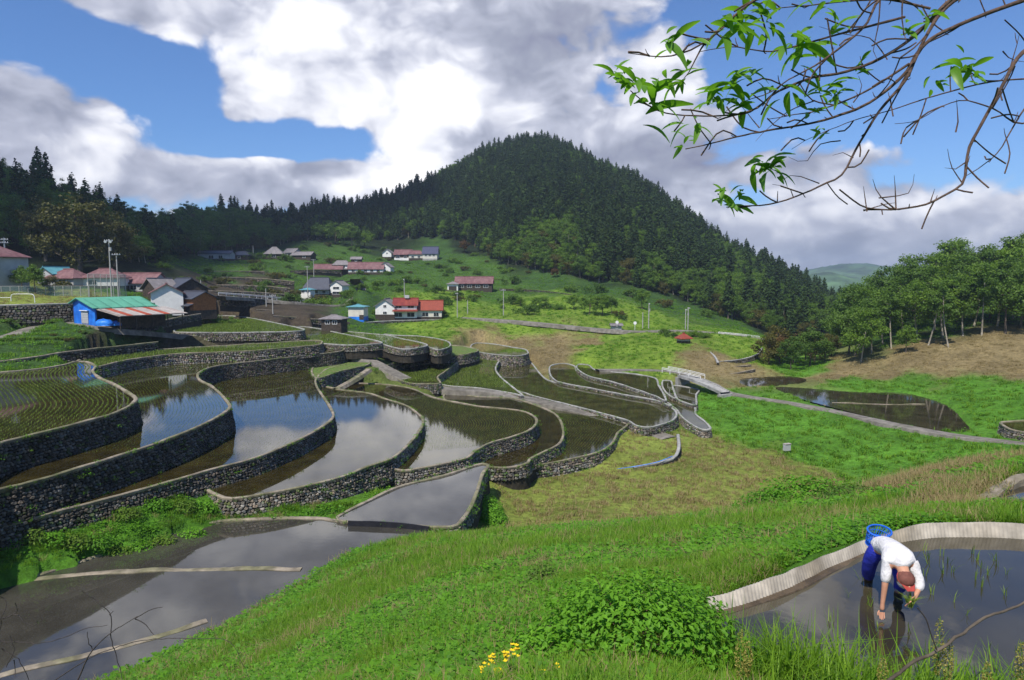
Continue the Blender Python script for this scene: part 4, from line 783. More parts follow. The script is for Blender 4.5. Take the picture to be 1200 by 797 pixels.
mat('pole_grey', (.36, .35, .33), .8, .1, 2); mat('metal_grey', (.38, .39, .40), .4, .1, 2, metallic=.6)
def roof_mesh(w, d, rh, style, ov=.6, th=.18, hipf=.5):
    """tiled roof as a closed slab; ridge along x"""
    W, Dp = w/2+ov, d/2+ov; rl = W if style == 'gable' else W-(Dp*.95 if style == 'hip' else Dp*.45); lo = -ov*rh/(d/2+.01)*.9
    mb = MB()
    for s in (0, -th):
        pass
    def sl(sgn):
        e = [(-W, sgn*Dp, lo), (W, sgn*Dp, lo), (rl, 0, rh), (-rl, 0, rh)]
        t = [(x, y, z-th) for x, y, z in e]; mb.add(e+t, [(0, 1, 2, 3), (7, 6, 5, 4), (0, 4, 5, 1), (1, 5, 6, 2), (3, 2, 6, 7), (0, 3, 7, 4)])
    sl(-1); sl(1)
    if style != 'gable':
        for s in (-1, 1):
            e = [(s*W, -Dp, lo), (s*W, Dp, lo), (s*rl, 0, rh)]; t = [(x, y, z-th) for x, y, z in e]; mb.add(e+t, [(0, 1, 2), (5, 4, 3), (0, 3, 4, 1)])
    ridge_ = MB(); ridge_.box((0, 0, rh+.06), (2*rl+.1, .42, .3))
    for s in ((-1, 1) if style == 'gable' else ()): pass
    return mb, ridge_
def house(u, v, D, w, d, h, rh, label, wall='plaster_white', roof='roof_mauve', style='gable', rz=0., win=(), cat='house', group='village houses', name='house', base=.7, basem='dark_wood', porch=None, doors=(), dz=0.):
    """win / doors: (x, z, width, height[, side]) on the front (-y) wall; side 'g' = right gable, 'l' = left gable"""
    q = P(u, v, D); o = empty(name, q+np.array([0, 0, dz]), label, cat, group, rz, .88 if D > 200 else .94)
    mb = MB(); mb.box((0, 0, h/2-.75), (w, d, h+1.5))
    if style == 'gable':
        for s in (-1, 1): mb.add([(s*w/2, -d/2, h), (s*w/2, d/2, h), (s*w/2, 0, h+rh-.1), (s*(w/2-.2), -d/2, h), (s*(w/2-.2), d/2, h), (s*(w/2-.2), 0, h+rh-.1)], [(0, 1, 2), (5, 4, 3), (0, 2, 5, 3), (2, 1, 4, 5), (1, 0, 3, 4)])
    mb.obj('wall', wall, o)
    if base: MB().box((0, 0, base/2-.8), (w+.06, d+.06, base+1.6)).obj('wainscot', basem, o)
    rm, rg = roof_mesh(w, d, rh, style); ro = rm.obj('roof', roof, o); ro.location = (0, 0, h+.05); rg.obj('ridge', roof, ro)
    for (lst, nm, m_) in ((win, 'window', 'window_dark'), (doors, 'door', 'dark_wood')):
        for it in lst:
            x, z, ww, wh = it[:4]; sd = it[4] if len(it) > 4 else 'f'
            f, p = MB(), MB(); fr = .09
            if sd == 'f': dims = lambda a, t, b: (a, t, b); ctr = lambda off: (x, -d/2-off, z)
            else:
                sg = 1 if sd == 'g' else -1; dims = lambda a, t, b: (t, a, b); ctr = lambda off: (sg*(w/2+off), x, z)
            p.box(ctr(.03), dims(ww, .08, wh)); wo_ = p.obj(nm, m_, o)
            c = np.array(ctr(.055)); ax = np.array([1, 0, 0]) if sd == 'f' else np.array([0, 1, 0]); upv = np.array([0, 0, 1])
            for sx in (-1, 1): f.box(c+ax*sx*(ww/2+fr/2), dims(fr, .12, wh+2*fr)); f.box(c+upv*sx*(wh/2+fr/2), dims(ww, .12, fr))
            if nm == 'window': f.box(c, dims(.06, .11, wh))
            f.obj('frame', 'white_paint' if nm == 'window' else 'dark_wood', wo_)
    if porch:
        pz, pd, pm = porch; pp = MB(); y0 = -d/2
        pp.add([(-w/2-.3, y0-.02, pz+.55), (w/2+.3, y0-.02, pz+.55), (w/2+.5, y0-pd, pz), (-w/2-.5, y0-pd, pz), (-w/2-.3, y0-.02, pz+.4), (w/2+.3, y0-.02, pz+.4), (w/2+.5, y0-pd, pz-.14), (-w/2-.5, y0-pd, pz-.14)],
               [(0, 3, 2, 1), (4, 5, 6, 7), (3, 7, 6, 2), (0, 4, 7, 3), (1, 2, 6, 5)]); pp.obj('eave_roof', pm, o)
    return o
Rd = math.radians
rowwin = lambda n, w, z, ww, wh: [((i-(n-1)/2)*w/n, z, ww, wh) for i in range(n)]
# school at the left
sc_ = house(-14, 338, 152, 15, 9, 7.6, 2.6, 'two storey pale school building with mauve hipped roof', 'plaster_grey', 'roof_mauve', 'hip', Rd(-18), [(4.2, 5.6, 4.6, 1.5), (-1.5, 5.6, 3.4, 1.5), (4.2, 2.0, 3.6, 2.0), (-1.5, 2.0, 3., 2.)], 'school', None, 'school_building', .4, 'concrete')
house(67, 336, 172, 6, 6, 3.6, 1.6, 'small grey house with light blue gable beside the school garden', 'plaster_grey', 'roof_teal', 'gable', Rd(70), [(0, 1.8, 2.4, 1.3)])
house(82, 337, 170, 9, 6, 2.8, 2.0, 'low house with pinkish roof behind the schoolyard net', 'plaster_grey', 'roof_mauve', 'hip', Rd(-15), [(1, 1.5, 2.4, 1.2)])
house(125, 338, 172, 9, 6, 3.2, 2.0, 'white walled house with mauve roof behind the two lamp poles', 'plaster_white', 'roof_mauve', 'hip', Rd(5), [(-2, 1.6, 2, 1.2)])
house(168, 344, 178, 11, 7, 3.2, 2.4, 'long mauve roofed house uphill of the white storehouse', 'plaster_grey', 'roof_mauve', 'gable', Rd(-12), [(-3, 1.7, 2., 1.2), (0, 1.7, 2., 1.2)])
house(188, 352, 172, 6, 6, 3.4, 2.4, 'brown gabled shed squeezed behind the white storehouse', 'dark_wood', 'roof_grey', 'gable', Rd(60), [(0, 1.7, 1.4, 1.)])
# white storehouse and neighbours
house(196, 362, 164, 9, 7.2, 4.3, 2.1, 'white plaster storehouse with bright gable and brick red roof', 'plaster_white', 'roof_mauve', 'gable', Rd(-62), [(-2.2, 1.2, 1.3, 1.2)], 'storehouse', base=.0)
house(217, 357, 176, 16, 8, 4.6, 2.6, 'large dark house with slate roof behind the white storehouse', 'dark_wood', 'roof_slate', 'gable', Rd(-52), [(-5, 3.0, 1.6, 1.), (3, 1.6, 2., 1.2)])
house(229, 366, 166, 10, 6, 3.9, 1.5, 'shed with orange boarded wall and slate roofs', 'orange_wood', 'roof_slate', 'gable', Rd(-38), [(-3.3, 2.4, .9, .9)], 'shed', porch=(1.9, 1.6, 'roof_slate'), doors=[(2.4, .7, 1.6, 1.6)], name='shed')
# upper left farmsteads
house(254, 305, 330, 17, 8, 3.6, 1.6, 'long low barn with white panels on the upper left meadow', 'plaster_grey', 'roof_slate', 'gable', Rd(4), [(-1.5, 1.6, 2.6, 1.8), (3.5, 1.6, 2.2, 1.8)], 'barn', name='barn')
house(284, 305, 340, 11, 7, 3.0, 2., 'dark slate roofed shed next to the long low barn', 'dark_wood', 'roof_slate', 'hip', Rd(-6), [(0, 1.5, 1.5, 1.2)], 'shed', name='shed')
house(322, 303, 350, 10, 8, 3.0, 3.6, 'old farmhouse with tall pinkish grey hipped roof among shrubs', 'dark_wood', 'roof_grey', 'hip', Rd(8), [(0, 1.4, 2.4, 1.3)])
house(343, 302, 362, 8, 6, 3.2, 2.2, 'weathered grey roofed farmhouse behind green shrubs', 'plaster_grey', 'roof_grey', 'gable', Rd(-25), [(0, 1.6, 1.8, 1.2)]); house(356, 304, 358, 12, 7, 2.6, 1.8, 'long brown roofed outbuilding beside the weathered farmhouse', 'dark_wood', 'roof_grey', 'gable', Rd(-10), [(2, 1.4, 1.8, 1.)], name='outbuilding')
house(175, 298, 300, 9, 5, 2.6, 1.2, 'dark hut half hidden at the forest edge', 'dark_wood', 'roof_slate', 'gable', Rd(10), [(0, 1.3, 1.5, .9)], 'hut', name='hut')
# centre of the village
house(375, 346, 290, 13, 10, 3.4, 5.0, 'farmhouse with tall steep navy hipped roof', 'plaster_grey', 'roof_slate', 'irimoya', Rd(-6), [(0, 1.7, 2.2, 1.4), (4, 1.7, 1.6, 1.4)], porch=(2.8, 1.5, 'roof_slate'))
house(361, 351, 272, 4.6, 5, 4.6, .8, 'white two storey box with teal roof and two dark windows', 'plaster_white', 'roof_teal', 'hip', Rd(-8), [(-1.1, 3.6, 1.1, .9), (1.1, 3.6, 1.1, .9)], base=.2)
house(398, 346, 288, 7.5, 6, 5.0, 2.0, 'white gabled house with brown balcony band under the lane curve', 'plaster_white', 'roof_grey', 'gable', Rd(80), [(0, 3.5, 3., 1.1, 'l'), (0, 1.2, 3.6, 1.2, 'l')], base=1.2)
house(386, 322, 335, 15, 8, 3.2, 2.6, 'mauve roofed farmhouse with white kitchen wing', 'dark_wood', 'roof_mauve', 'gable', Rd(5), [(-5, 1.5, 2, 1.3), (0, 1.5, 2, 1.3)]); house(401, 321, 338, 8.5, 8, 5.2, 2.2, 'two storey farmhouse with pale gable roof and white upper walls', 'plaster_white', 'roof_grey', 'irimoya', Rd(3), [(-2, 4.0, 1.2, 1.4), (1.6, 4.0, 1.5, 1.4)], porch=(2.6, 2., 'roof_grey'), base=2.2)
house(430, 321, 336, 19, 8, 3.0, 3.4, 'long mauve roofed farmhouse with white shutters on the terrace', 'plaster_white', 'roof_mauve', 'gable', Rd(2), rowwin(5, 17, 1.7, 1.6, 1.3), base=.9)
house(453, 321, 338, 7, 6.5, 4.0, 2.4, 'small white storehouse with round topped gable beside the long farmhouse', 'plaster_white', 'roof_grey', 'gable', Rd(84), [(0, 3.4, 1.1, .8, 'l'), (0, 1.2, 2., 1.5, 'l')], 'storehouse')
house(418, 308, 370, 6, 4, 2.4, 1.2, 'tiny grey shed above the long mauve farmhouse', 'dark_wood', 'roof_grey', 'gable', 0., [(0, 1.2, 1.2, .8)], 'shed', name='shed')
house(455, 302.5, 405, 6.5, 6, 3.6, 2.4, 'white gabled storehouse on the highest village terrace', 'plaster_white', 'roof_grey', 'gable', Rd(85), [(0, 3.2, 1., .8, 'l')], 'storehouse'); house(473, 304, 402, 11, 7, 3.4, 3.0, 'mauve roofed house on the highest village terrace', 'dark_wood', 'roof_mauve', 'gable', Rd(-4), [(-3, 1.5, 2.4, 1.5), (2, 1.5, 1.8, 1.4)], basem='plaster_white', base=1.0)
house(487, 304, 400, 9, 7, 3.6, 2.2, 'house with dark mauve gable joining the highest terrace row', 'plaster_cream', 'roof_mauve', 'irimoya', Rd(10), [(-2, 1.6, 1.6, 1.3), (2, 1.6, 1.6, 1.3)]); house(505, 304, 398, 9.5, 8, 4.0, 4.2, 'cream two storey house with steep navy roof at the row end', 'plaster_cream', 'roof_navy', 'gable', Rd(-3), [(-2.6, 2.6, 1.4, 1.2), (0, 2.6, 1.4, 1.2), (2.6, 2.6, 1.4, 1.2)], base=.4, basem='concrete')
house(556, 339, 298, 18, 8, 3.2, 3.0, 'long mauve roofed farmhouse alone on the green meadow', 'dark_wood', 'roof_mauve', 'gable', Rd(-3), rowwin(4, 16, 1.5, 2.2, 1.2), base=.5); house(531, 341, 294, 5, 5, 3.6, 1.0, 'small white garage with dark opening next to the lone farmhouse', 'plaster_white', 'roof_grey', 'hip', Rd(0), doors=[(0, 1.2, 3.6, 2.0)], cat='garage', name='garage', base=.0)
# red roofed pair and its neighbours
rh_ = house(476, 373, 222, 8.2, 7, 5.2, 2.2, 'two storey house with deep red tiled roof on the road edge', 'plaster_white', 'roof_red', 'gable', Rd(4), [(-2.5, 4.4, 2.4, 1.0), (2, 4.4, 2.2, 1.0), (-2.5, 1.5, 2.6, 1.5), (2, 1.5, 2.6, 1.5)], porch=(2.9, 2.2, 'roof_red'), base=.3)
MB().box((.5, -.6, 8.0), (1.6, 1.2, 1.1)).obj('solar_water_heater', 'plaster_grey', rh_)
house(499, 373, 224, 12, 7, 3.6, 3.0, 'long orange red roofed house adjoining the deep red roof', 'plaster_cream', 'roof_orange', 'gable', Rd(4), [(-4, 1.6, 2., 1.5), (0, 1.6, 2.2, 1.4), (4, 1.6, 1.8, 1.4)])
house(454, 373, 222, 8, 7, 4.8, 2.4, 'white storehouse with blue grey gable left of the red roofs', 'plaster_white', 'roof_grey', 'gable', Rd(88), [(0, 4.6, 1., .9, 'l'), (0, 2.2, 1.3, .9, 'l')], 'storehouse', porch=None, base=1.6)
house(420, 374, 214, 5.6, 5, 4.6, .6, 'cream walled shed with teal roof over a blue tarpaulin', 'plaster_cream', 'roof_teal', 'hip', Rd(-6), cat='shed', name='shed', basem='tarp_blue', base=1.0, doors=[(2., .8, 1.4, 1.5)])
house(392, 383, 170, 5.5, 4, 2.4, .7, 'low dark field hut with brown roof beside rubble', 'dark_wood', 'roof_grey', 'hip', Rd(-10), [(-1, 1.3, 1.2, .8), (1, 1.3, 1.2, .8)], 'hut', name='hut')
house(801, 400, 184, 2.8, 2.6, 1.3, 1.0, 'tiny hut with red roof peeping over the garden shrubs', 'plaster_grey', 'roof_orange', 'hip', Rd(20), [(0, .9, .8, .6)], 'hut', name='hut', base=.2)
house(722, 388, 214, 3.4, 3, 2.2, .4, 'small grey pump hut beside the upper road', 'plaster_grey', 'roof_grey', 'gable', 0., [(0, 1.3, .8, .6)], 'hut', name='pump_hut', base=.2)
# ---- blue barn with lean-to
bq = P(99, 378, 125); bo = empty('barn', bq, 'barn with green roof and bright blue tarpaulin gable by the lane', 'barn', None, Rd(-30))
gw, gl, eh, rh2 = 7.2, 11.5, 3.3, 1.35
MB().add([(-gw/2, 0, -.8), (gw/2, 0, -.8), (gw/2, 0, eh-.5), (-.2*gw, 0, eh+rh2-.35), (-gw/2, 0, eh+.4), (-gw/2, .25, -.8), (gw/2, .25, -.8), (gw/2, .25, eh-.5), (-.2*gw, .25, eh+rh2-.35), (-gw/2, .25, eh+.4)],
         [(0, 1, 2, 3, 4), (9, 8, 7, 6, 5), (0, 5, 6, 1), (1, 6, 7, 2), (2, 7, 8, 3), (3, 8, 9, 4), (4, 9, 5, 0)]).obj('tarp_gable', 'tarp_blue', bo)
for k in range(16): pass
MB().box((-gw/2+.12, gl/2, eh/2-.4), (.2, gl, eh+.8)).obj('side_wall', 'dark_wood', bo); MB().box((0, gl-.1, eh/2-.4), (gw, .2, eh+.8)).obj('rear_wall', 'dark_wood', bo)
g_ = MB(); g_.add([(-gw/2-.5, -.6, eh+.25), (-.2*gw, -.6, eh+rh2-.1), (-.2*gw, gl, eh+rh2-.1), (-gw/2-.5, gl, eh+.25), (gw/2+.6, -.6, eh-.55), (gw/2+.6, gl, eh-.55)]+[(-gw/2-.5, -.6, eh+.1), (-.2*gw, -.6, eh+rh2-.25), (-.2*gw, gl, eh+rh2-.25), (-gw/2-.5, gl, eh+.1), (gw/2+.6, -.6, eh-.7), (gw/2+.6, gl, eh-.7)],
               [(0, 1, 2, 3), (1, 4, 5, 2), (9, 8, 7, 6), (8, 11, 10, 7), (0, 6, 7, 1), (1, 7, 10, 4), (3, 2, 8, 9), (2, 5, 11, 8), (4, 10, 11, 5), (0, 3, 9, 6)]); ro = g_.obj('roof', 'tarp_green', bo)
for k in range(6): MB().box((.5, k*2.2+.2, eh+.42), (5.9, .06, .06)).obj('roof_seam', 'tarp_green', ro); ro.children[-1].rotation_euler = (0, math.atan2(1.35+.45, gw*.7+.6), 0); ro.children[-1].location = (.9, 0, .13)
dr = MB().box((.35, -.06, .95), (2.2, .1, 2.2)).obj('roller_door', 'plaster_grey', bo)
for k in range(7): MB().box((.35, -.125, .05+k*.31), (2.2, .04, .05)).obj('door_slat', 'plaster_grey', dr)
MB().box((.35, -.2, 2.2), (2.6, .3, .12)).obj('door_hood', 'white_paint', bo)
lt = MB().add([(gw/2+.3, 0, eh-.75), (gw/2+6.6, .6, eh-1.9), (gw/2+6.6, gl+2.4, eh-1.9), (gw/2+.3, gl+2, eh-.75), (gw/2+.3, 0, eh-.85), (gw/2+6.6, .6, eh-2.), (gw/2+6.6, gl+2.4, eh-2.), (gw/2+.3, gl+2, eh-.85)],
              [(0, 1, 2, 3), (7, 6, 5, 4), (0, 4, 5, 1), (1, 5, 6, 2), (2, 6, 7, 3), (3, 7, 4, 0)]).obj('lean_to_roof', 'tin_pale', bo)
for k, m_ in enumerate(['tin_pale', 'rust_red', 'tin_pale', 'tin_pale', 'rust_red', 'tin_pale', 'tin_pale', 'rust_red', 'tin_pale', 'tin_pale']):
    y = .3+k*1.18; MB().add([(gw/2+.35, y, eh-.72), (gw/2+6.7, y+.5, eh-1.88), (gw/2+6.7, y+1.58, eh-1.88), (gw/2+.35, y+1.1, eh-.72), (gw/2+.35, y, eh-.67), (gw/2+6.7, y+.5, eh-1.83), (gw/2+6.7, y+1.58, eh-1.83), (gw/2+.35, y+1.1, eh-.67)],
        [(4, 5, 6, 7), (0, 4, 7, 3), (0, 1, 5, 4), (1, 2, 6, 5), (2, 3, 7, 6)]).obj('tin_sheet', m_, lt)
for k in range(5): MB().box((gw/2+6.4, .8+k*3.0, .2), (.14, .14, 2.4)).obj('post', 'dark_wood', bo)
MB().box((gw/2+3, gl*.6, .2), (.2, gl*.8, 2.4)).obj('back_boards', 'dark_wood', bo)
def lump(name, m_, c, dims, seed, **kw):
    r = np.random.RandomState(seed); a_ = np.linspace(0, 2*math.pi, 14, endpoint=False); V = []
    for i, t in enumerate(np.linspace(0, 1, 6)):
        s = math.sqrt(max(0, 1-t*t))*.95+.05
        for q in a_: k = s*(1+r.uniform(-.14, .14)); V.append((math.cos(q)*k*dims[0]/2, math.sin(q)*k*dims[1]/2, t*dims[2]*(1+r.uniform(-.08, .08))))
    f = np.array([(i*14+j, i*14+(j+1) % 14, (i+1)*14+(j+1) % 14, (i+1)*14+j) for i in range(5) for j in range(14)])
    return obj(name, mesh(name, np.array(V), [f, np.array([[5*14+j for j in range(14)]])], [m_], smooth=True, tint=np.ones(len(V))), loc=c, **kw)
lump('covered_pile', 'tarp_blue', P(122, 379.5, 122)-[0, 0, .3], (3.6, 2.2, 1.2), 1, label='pile under blue tarpaulin beside the barn door', cat='pile'); lump('covered_pile', 'tarp_blue', P(136, 379.5, 124)-[0, 0, .3], (2.0, 1.6, .9), 2, label='small blue wrapped bundle next to the lean-to', cat='pile')
lump('lumber_pile', 'orange_wood', P(150, 379.5, 128)-[0, 0, .3], (2.6, 1.6, 1.1), 3, label='heap of brown firewood under the lean-to roof', cat='pile')
# ---- poles
def pole(u, vb, vt, D, label, arms=1, box=False, rz=.2, m_='pole_grey', lamps=0):
    b = P(u, vb, D); b[2] -= .6; H = (vb-vt)/800*D+.6; o = empty('utility_pole' if arms else 'post', b, label, 'pole', 'poles', rz)
    MB().tube([(0, 0, 0), (0, 0, H*.5), (0, 0, H)], [.17, .15, .12], 8).obj('shaft', m_, o)
    for k in range(arms):
        ar = MB().box((0, -.18, H-.4-k*.7), (1.8, .12, .12)).obj('crossarm', 'metal_grey', o)
        for s in (-.75, -.3, .3, .75): MB().tube([(s, -.18, H-.34-k*.7), (s, -.18, H-.12-k*.7)], .06, 6).obj('insulator', 'white_paint', ar)
    if box: MB().tube([(.35, -.2, H-2.6), (.35, -.2, H-1.8)], .26, 10).obj('transformer', 'pole_grey', o)
    for k in range(lamps): MB().tube([(.5*(k*2-1), -.3, H-.5), (.5*(k*2-1), -.65, H-.6)], [.16, .3], 10).obj('floodlight', 'white_paint', o)
    return o
pole(131, 350, 281, 152, 'tall schoolyard pole with two floodlights', 1, True, .2, lamps=2); pole(139, 350, 297, 154, 'plain concrete pole next to the floodlight pole', 1); pole(6, 300, 279, 152, 'antenna mast on the school roof', 2, m_='metal_grey')
for (u, vb, vt, D, lb) in ((361, 352, 312, 262, 'grey pole beside the white teal roofed box'), (368, 330, 304, 300, 'thin pole uphill of the navy roofed farmhouse'), (474, 352, 327, 240, 'pole rising behind the deep red roof'), (536, 372, 343, 226, 'pole by the road east of the red roofs'), (548, 368, 352, 232, 'short grey post on the sunny meadow edge'), (590, 371, 339, 232, 'white concrete pole on the sunlit meadow'), (753, 388, 366, 214, 'slim pole left of the road junction pole'), (760, 388, 355, 212, 'road junction pole with crossarms and transformer'), (803, 390, 362, 215, 'slim pole behind the garden shrubs'), (806, 390, 360, 213, 'pole with transformer behind the garden shrubs'),
                          (312, 357, 338, 205, 'small post on the lane wall'), (320, 372, 345, 190, 'grey pole in front of the lane wall'), (297, 302, 288, 345, 'pole between the slate shed and the old farmhouse'), (236, 350, 328, 205, 'post beside the slate roofed house'), (206, 352, 340, 178, 'aerial post on the slate roofed house')):
    pole(u, vb, vt, D, lb, 1 if vb-vt > 22 else 0, 'transformer' in lb, u*.01)
for u, v, D, lb in ((723, 386, 212, 'round white road mirror on a post'), (744, 387, 210, 'small white sign post beside the road mirror')):
    q = P(u, v, D); o = empty('road_mirror' if 'mirror' in lb else 'sign_post', q, lb, 'sign'); MB().tube([(0, 0, -.5), (0, 0, 2.2)], .06, 6).obj('post', 'white_paint', o)
    MB().tube([(0, -.1, 2.2), (0, -.02, 2.2)], .5, 14).obj('disc', 'white_paint', o) if 'mirror' in lb else MB().box((0, -.1, 1.9), (.6, .06, 1.1)).obj('plate', 'white_paint', o)
# ---- extra retaining walls on the slopes
def px_wall(label, pts, h, size=.5, cmat='concrete', sgn=1, cope=(.3, .15), seed=900):
    l = smooth_line([P(u, v, D) for u, v, D in pts], False, 1.2); return build_wall(None, l, h, label, False, size, cope, cmat, sgn, seed)
px_wall('rough stone wall holding the schoolyard terrace', [(-60,360,124),(0,358,125),(40,357,127),(80,356,130),(95,356,132)], 3.3, .55)
px_wall('grey retaining wall with pale kerb under the village lane', [(256,347,190),(300,350,205),(345,354,232),(380,358,262),(402,359,268)], 2.6, .6); px_wall('long dry stone wall along the vegetable garden', [(-30,428,92),(0,424,94),(40,419,97),(70,414,101),(110,409,106),(150,405,112),(185,401,118)], 1.9, .5, 'bund_mud')
px_wall('low wall with pale cap in front of the red roofed houses', [(425,378,212),(460,376,216),(500,375,219),(518,375,221)], 2.0, .6); px_wall('dark stone wall beside the lean-to and bright green field', [(150,383,128),(180,378,136),(215,371,150),(235,368,158)], 1.4, .5, 'bund_mud')
for i, pt in enumerate([[(205,326,262),(250,325,268),(300,326,272),(345,330,270)], [(205,334,240),(250,334,244),(300,335,248),(340,338,250)], [(240,341,218),(290,342,224),(335,345,230)], [(210,319,280),(260,318,288),(310,318,294)], [(300,363,196),(350,365,205),(400,368,218)], [(320,370,182),(370,374,190),(410,378,196)]]):
    px_wall(['uppermost terrace wall of the fallow brown hillside', 'second terrace wall of the fallow brown hillside', 'lowest terrace wall of the fallow brown hillside', 'terrace wall under the pale green meadow strip', 'dark terrace wall below the lane kerb', 'terrace wall behind the low field hut'][i], pt, 1.6, .6, 'bund_mud', seed=950+i)
for i, pt in enumerate([[(395,331,312),(425,328,320),(470,327,325)], [(465,341,285),(510,338,292),(545,345,285)], [(440,312,372),(480,311,378),(515,310,382)], [(585,338,300),(630,340,298),(670,345,290)], [(340,317,315),(375,316,322),(400,318,330)], [(560,326,335),(595,328,330)]]):
    px_wall(['terrace wall below the long mauve farmhouse', 'terrace wall beside the lone farmhouse garage', 'terrace wall below the highest village row', 'terrace wall at the top of the sunlit meadow', 'terrace wall under the old grey roofed farmhouses', 'short terrace wall above the lone farmhouse'][i], pt, 1.1, .6, 'turf', seed=980+i)
px_wall('low stone wall dividing two mown fields', [(742,548,84),(770,543,85.5),(790,537,87),(796,525,90),(795,510,96)], 1.2, .4, 'concrete', 1); px_wall('stone edge of the east path above the pond', [(905,459,138),(935,466,128),(968,476,116)], 1.6, .5, 'bund_mud')
px_wall('sloped stone bank below the road end', [(826,408,180),(838,418,165),(842,426,158)], 2.4, .6, 'concrete', -1); px_wall('stone bank across the stream gully', [(842,424,162),(870,421,168),(888,415,176),(893,408,184)], 2.2, .6); px_wall('low brown terrace wall beside the bridge', [(815,434,158),(850,431,160),(880,428,165)], 1.2, .5, 'bund_mud'); px_wall('second low brown terrace wall beside the bridge', [(830,443,150),(860,438,153),(885,433,158)], 1.2, .5, 'bund_mud')
# kerbs, guard rails, flume
def rail(label, pts, hgt, m_, posts=1.8, bars=(.95, .5), th=.05, name='guard_rail', vo=0.):
    l = smooth_line([P(u, v, D) for u, v, D in pts], False, .6); l[:, 2] += vo; b = l[0].copy(); o = empty(name, b, label, 'railing')
    for z in bars: MB().tube(l-b+[0, 0, z*hgt], th, 5).obj('rail', m_, o)
    s = 0; n = max(2, int(np.linalg.norm(np.diff(l, axis=0), axis=1).sum()/posts)); idx = np.linspace(0, len(l)-1, n).astype(int)
    pm = MB().tube([(0, 0, -.5), (0, 0, hgt)], th, 5).me('rail_post', m_)
    for i in idx: obj('rail_post', pm, o, loc=l[i]-b)
    return o
rail('pale guard rail along the kerb of the village lane', [(256,346,191),(300,349,206),(345,353,233),(372,356,255)], .8, 'white_paint', 3, (.95, .6), .07)
rail('white pipe railing on the near side of the concrete bridge', [(776,434,147),(800,439,140),(821,444,135)], .6, 'white_paint', 2.6, (.95, .5), .06, 'pipe_railing'); rail('white pipe railing on the far side of the concrete bridge', [(783,432.5,151),(806,437,144),(826,442,139)], .6, 'white_paint', 2.6, (.95, .5), .06, 'pipe_railing')
rail('low pale guard rail at the far road end', [(842,392,205),(865,394,208),(890,397,214)], .8, 'white_paint', 3, (.9, .5), .1)
bl = smooth_line([P(u, v, D) for u, v, D in ((800, 440, 140), (822, 447, 133), (850, 460, 127))], False, 1.); nn = outward(bl, False); V, f = sweep(bl-bl[0], nn, [(-1.2, -.35), (-1.2, .2), (-1.0, .2), (-1.0, .06), (1.0, .06), (1.0, .2), (1.2, .2), (1.2, -.35), (-1.2, -.35)], False)
co = empty('concrete_bridge', bl[0], 'pale concrete footbridge over the stream gully', 'bridge'); obj('deck', mesh('deck', V, f, ['concrete']), co)
for s in (0, -1): MB().box(tuple(bl[s]-bl[0]+[0, 0, -1.4]), (3.2, .8, 2.2), .5).obj('abutment', 'concrete', co)
# playground: net fence, goal
def net_fence(label, a, b, hgt, n):
    a, b = np.array(a), np.array(b); o = empty('net_fence', a, label, 'fence'); pm = MB().tube([(0, 0, -.4), (0, 0, hgt)], .07, 6).me('fence_post', 'pole_grey')
    for i in range(n+1): obj('fence_post', pm, o, loc=(b-a)*i/n)
    d = b-a; MB().tube([(0, 0, hgt), tuple(d+[0, 0, hgt])], .04, 5).obj('top_rail', 'pole_grey', o)
    for i in range(n): obj('netting', mesh('netting', np.array([d*i/n+[0, 0, .05], d*(i+1)/n+[0, 0, .05], d*(i+1)/n+[0, 0, hgt], d*i/n+[0, 0, hgt]]), np.array([[0, 1, 2, 3]]), ['netting']), o)
m, n, b, out = new_mat('netting'); b.inputs['Base Color'].default_value = (.16, .24, .22, 1); b.inputs['Roughness'].default_value = .8
tr = n.n('ShaderNodeBsdfTransparent'); mx = n.n('ShaderNodeMixShader'); mx.inputs[0].default_value = .38; n.set(mx.inputs[1], tr.outputs[0]); n.set(mx.inputs[2], b.outputs[0]); n.set(out.inputs[0], mx.outputs[0])
net_fence('long green net fence along the back of the schoolyard', P(-40, 350, 146), P(105, 349, 150), 2.6, 14); net_fence('tall pale net fence panel near the floodlight pole', P(104, 349, 150), P(148, 349, 155), 5.2, 6)
gq = P(13, 353.5, 138); go_ = empty('goal_frame', gq, 'white arched goal frame on the schoolyard', 'goal'); MB().tube(smooth_line([(0, 0, -.2), (.1, 0, 1.2), (.6, 0, 1.5), (4.2, 0, 1.5), (4.7, 0, 1.2), (4.8, 0, -.2)], False, .3), .07, 6).obj('frame', 'white_paint', go_)
MB().tube([(-3.5, 0, .8), (0, 0, .8)], .05, 5).obj('side_bar', 'white_paint', go_)
# concrete ramp, field box, rubble, kerbs in the fields
ribbon('ramp', smooth_line([G(394, 455, -18.2), G(412, 445, -17.6), G(432, 432, -16.75)], False, .8), .9, 'bund_mud', .5, kind='structure')
bx = P(922, 527, 93); fb_ = empty('meter_box', bx, 'weathered grey box standing on the bright green field', 'box', None, .3); MB().box((0, 0, .35), (.9, .5, .9)).obj('case', 'plaster_grey', fb_); MB().box((.02, -.02, .84), (1.0, .6, .06)).obj('lid', 'tin_pale', fb_)
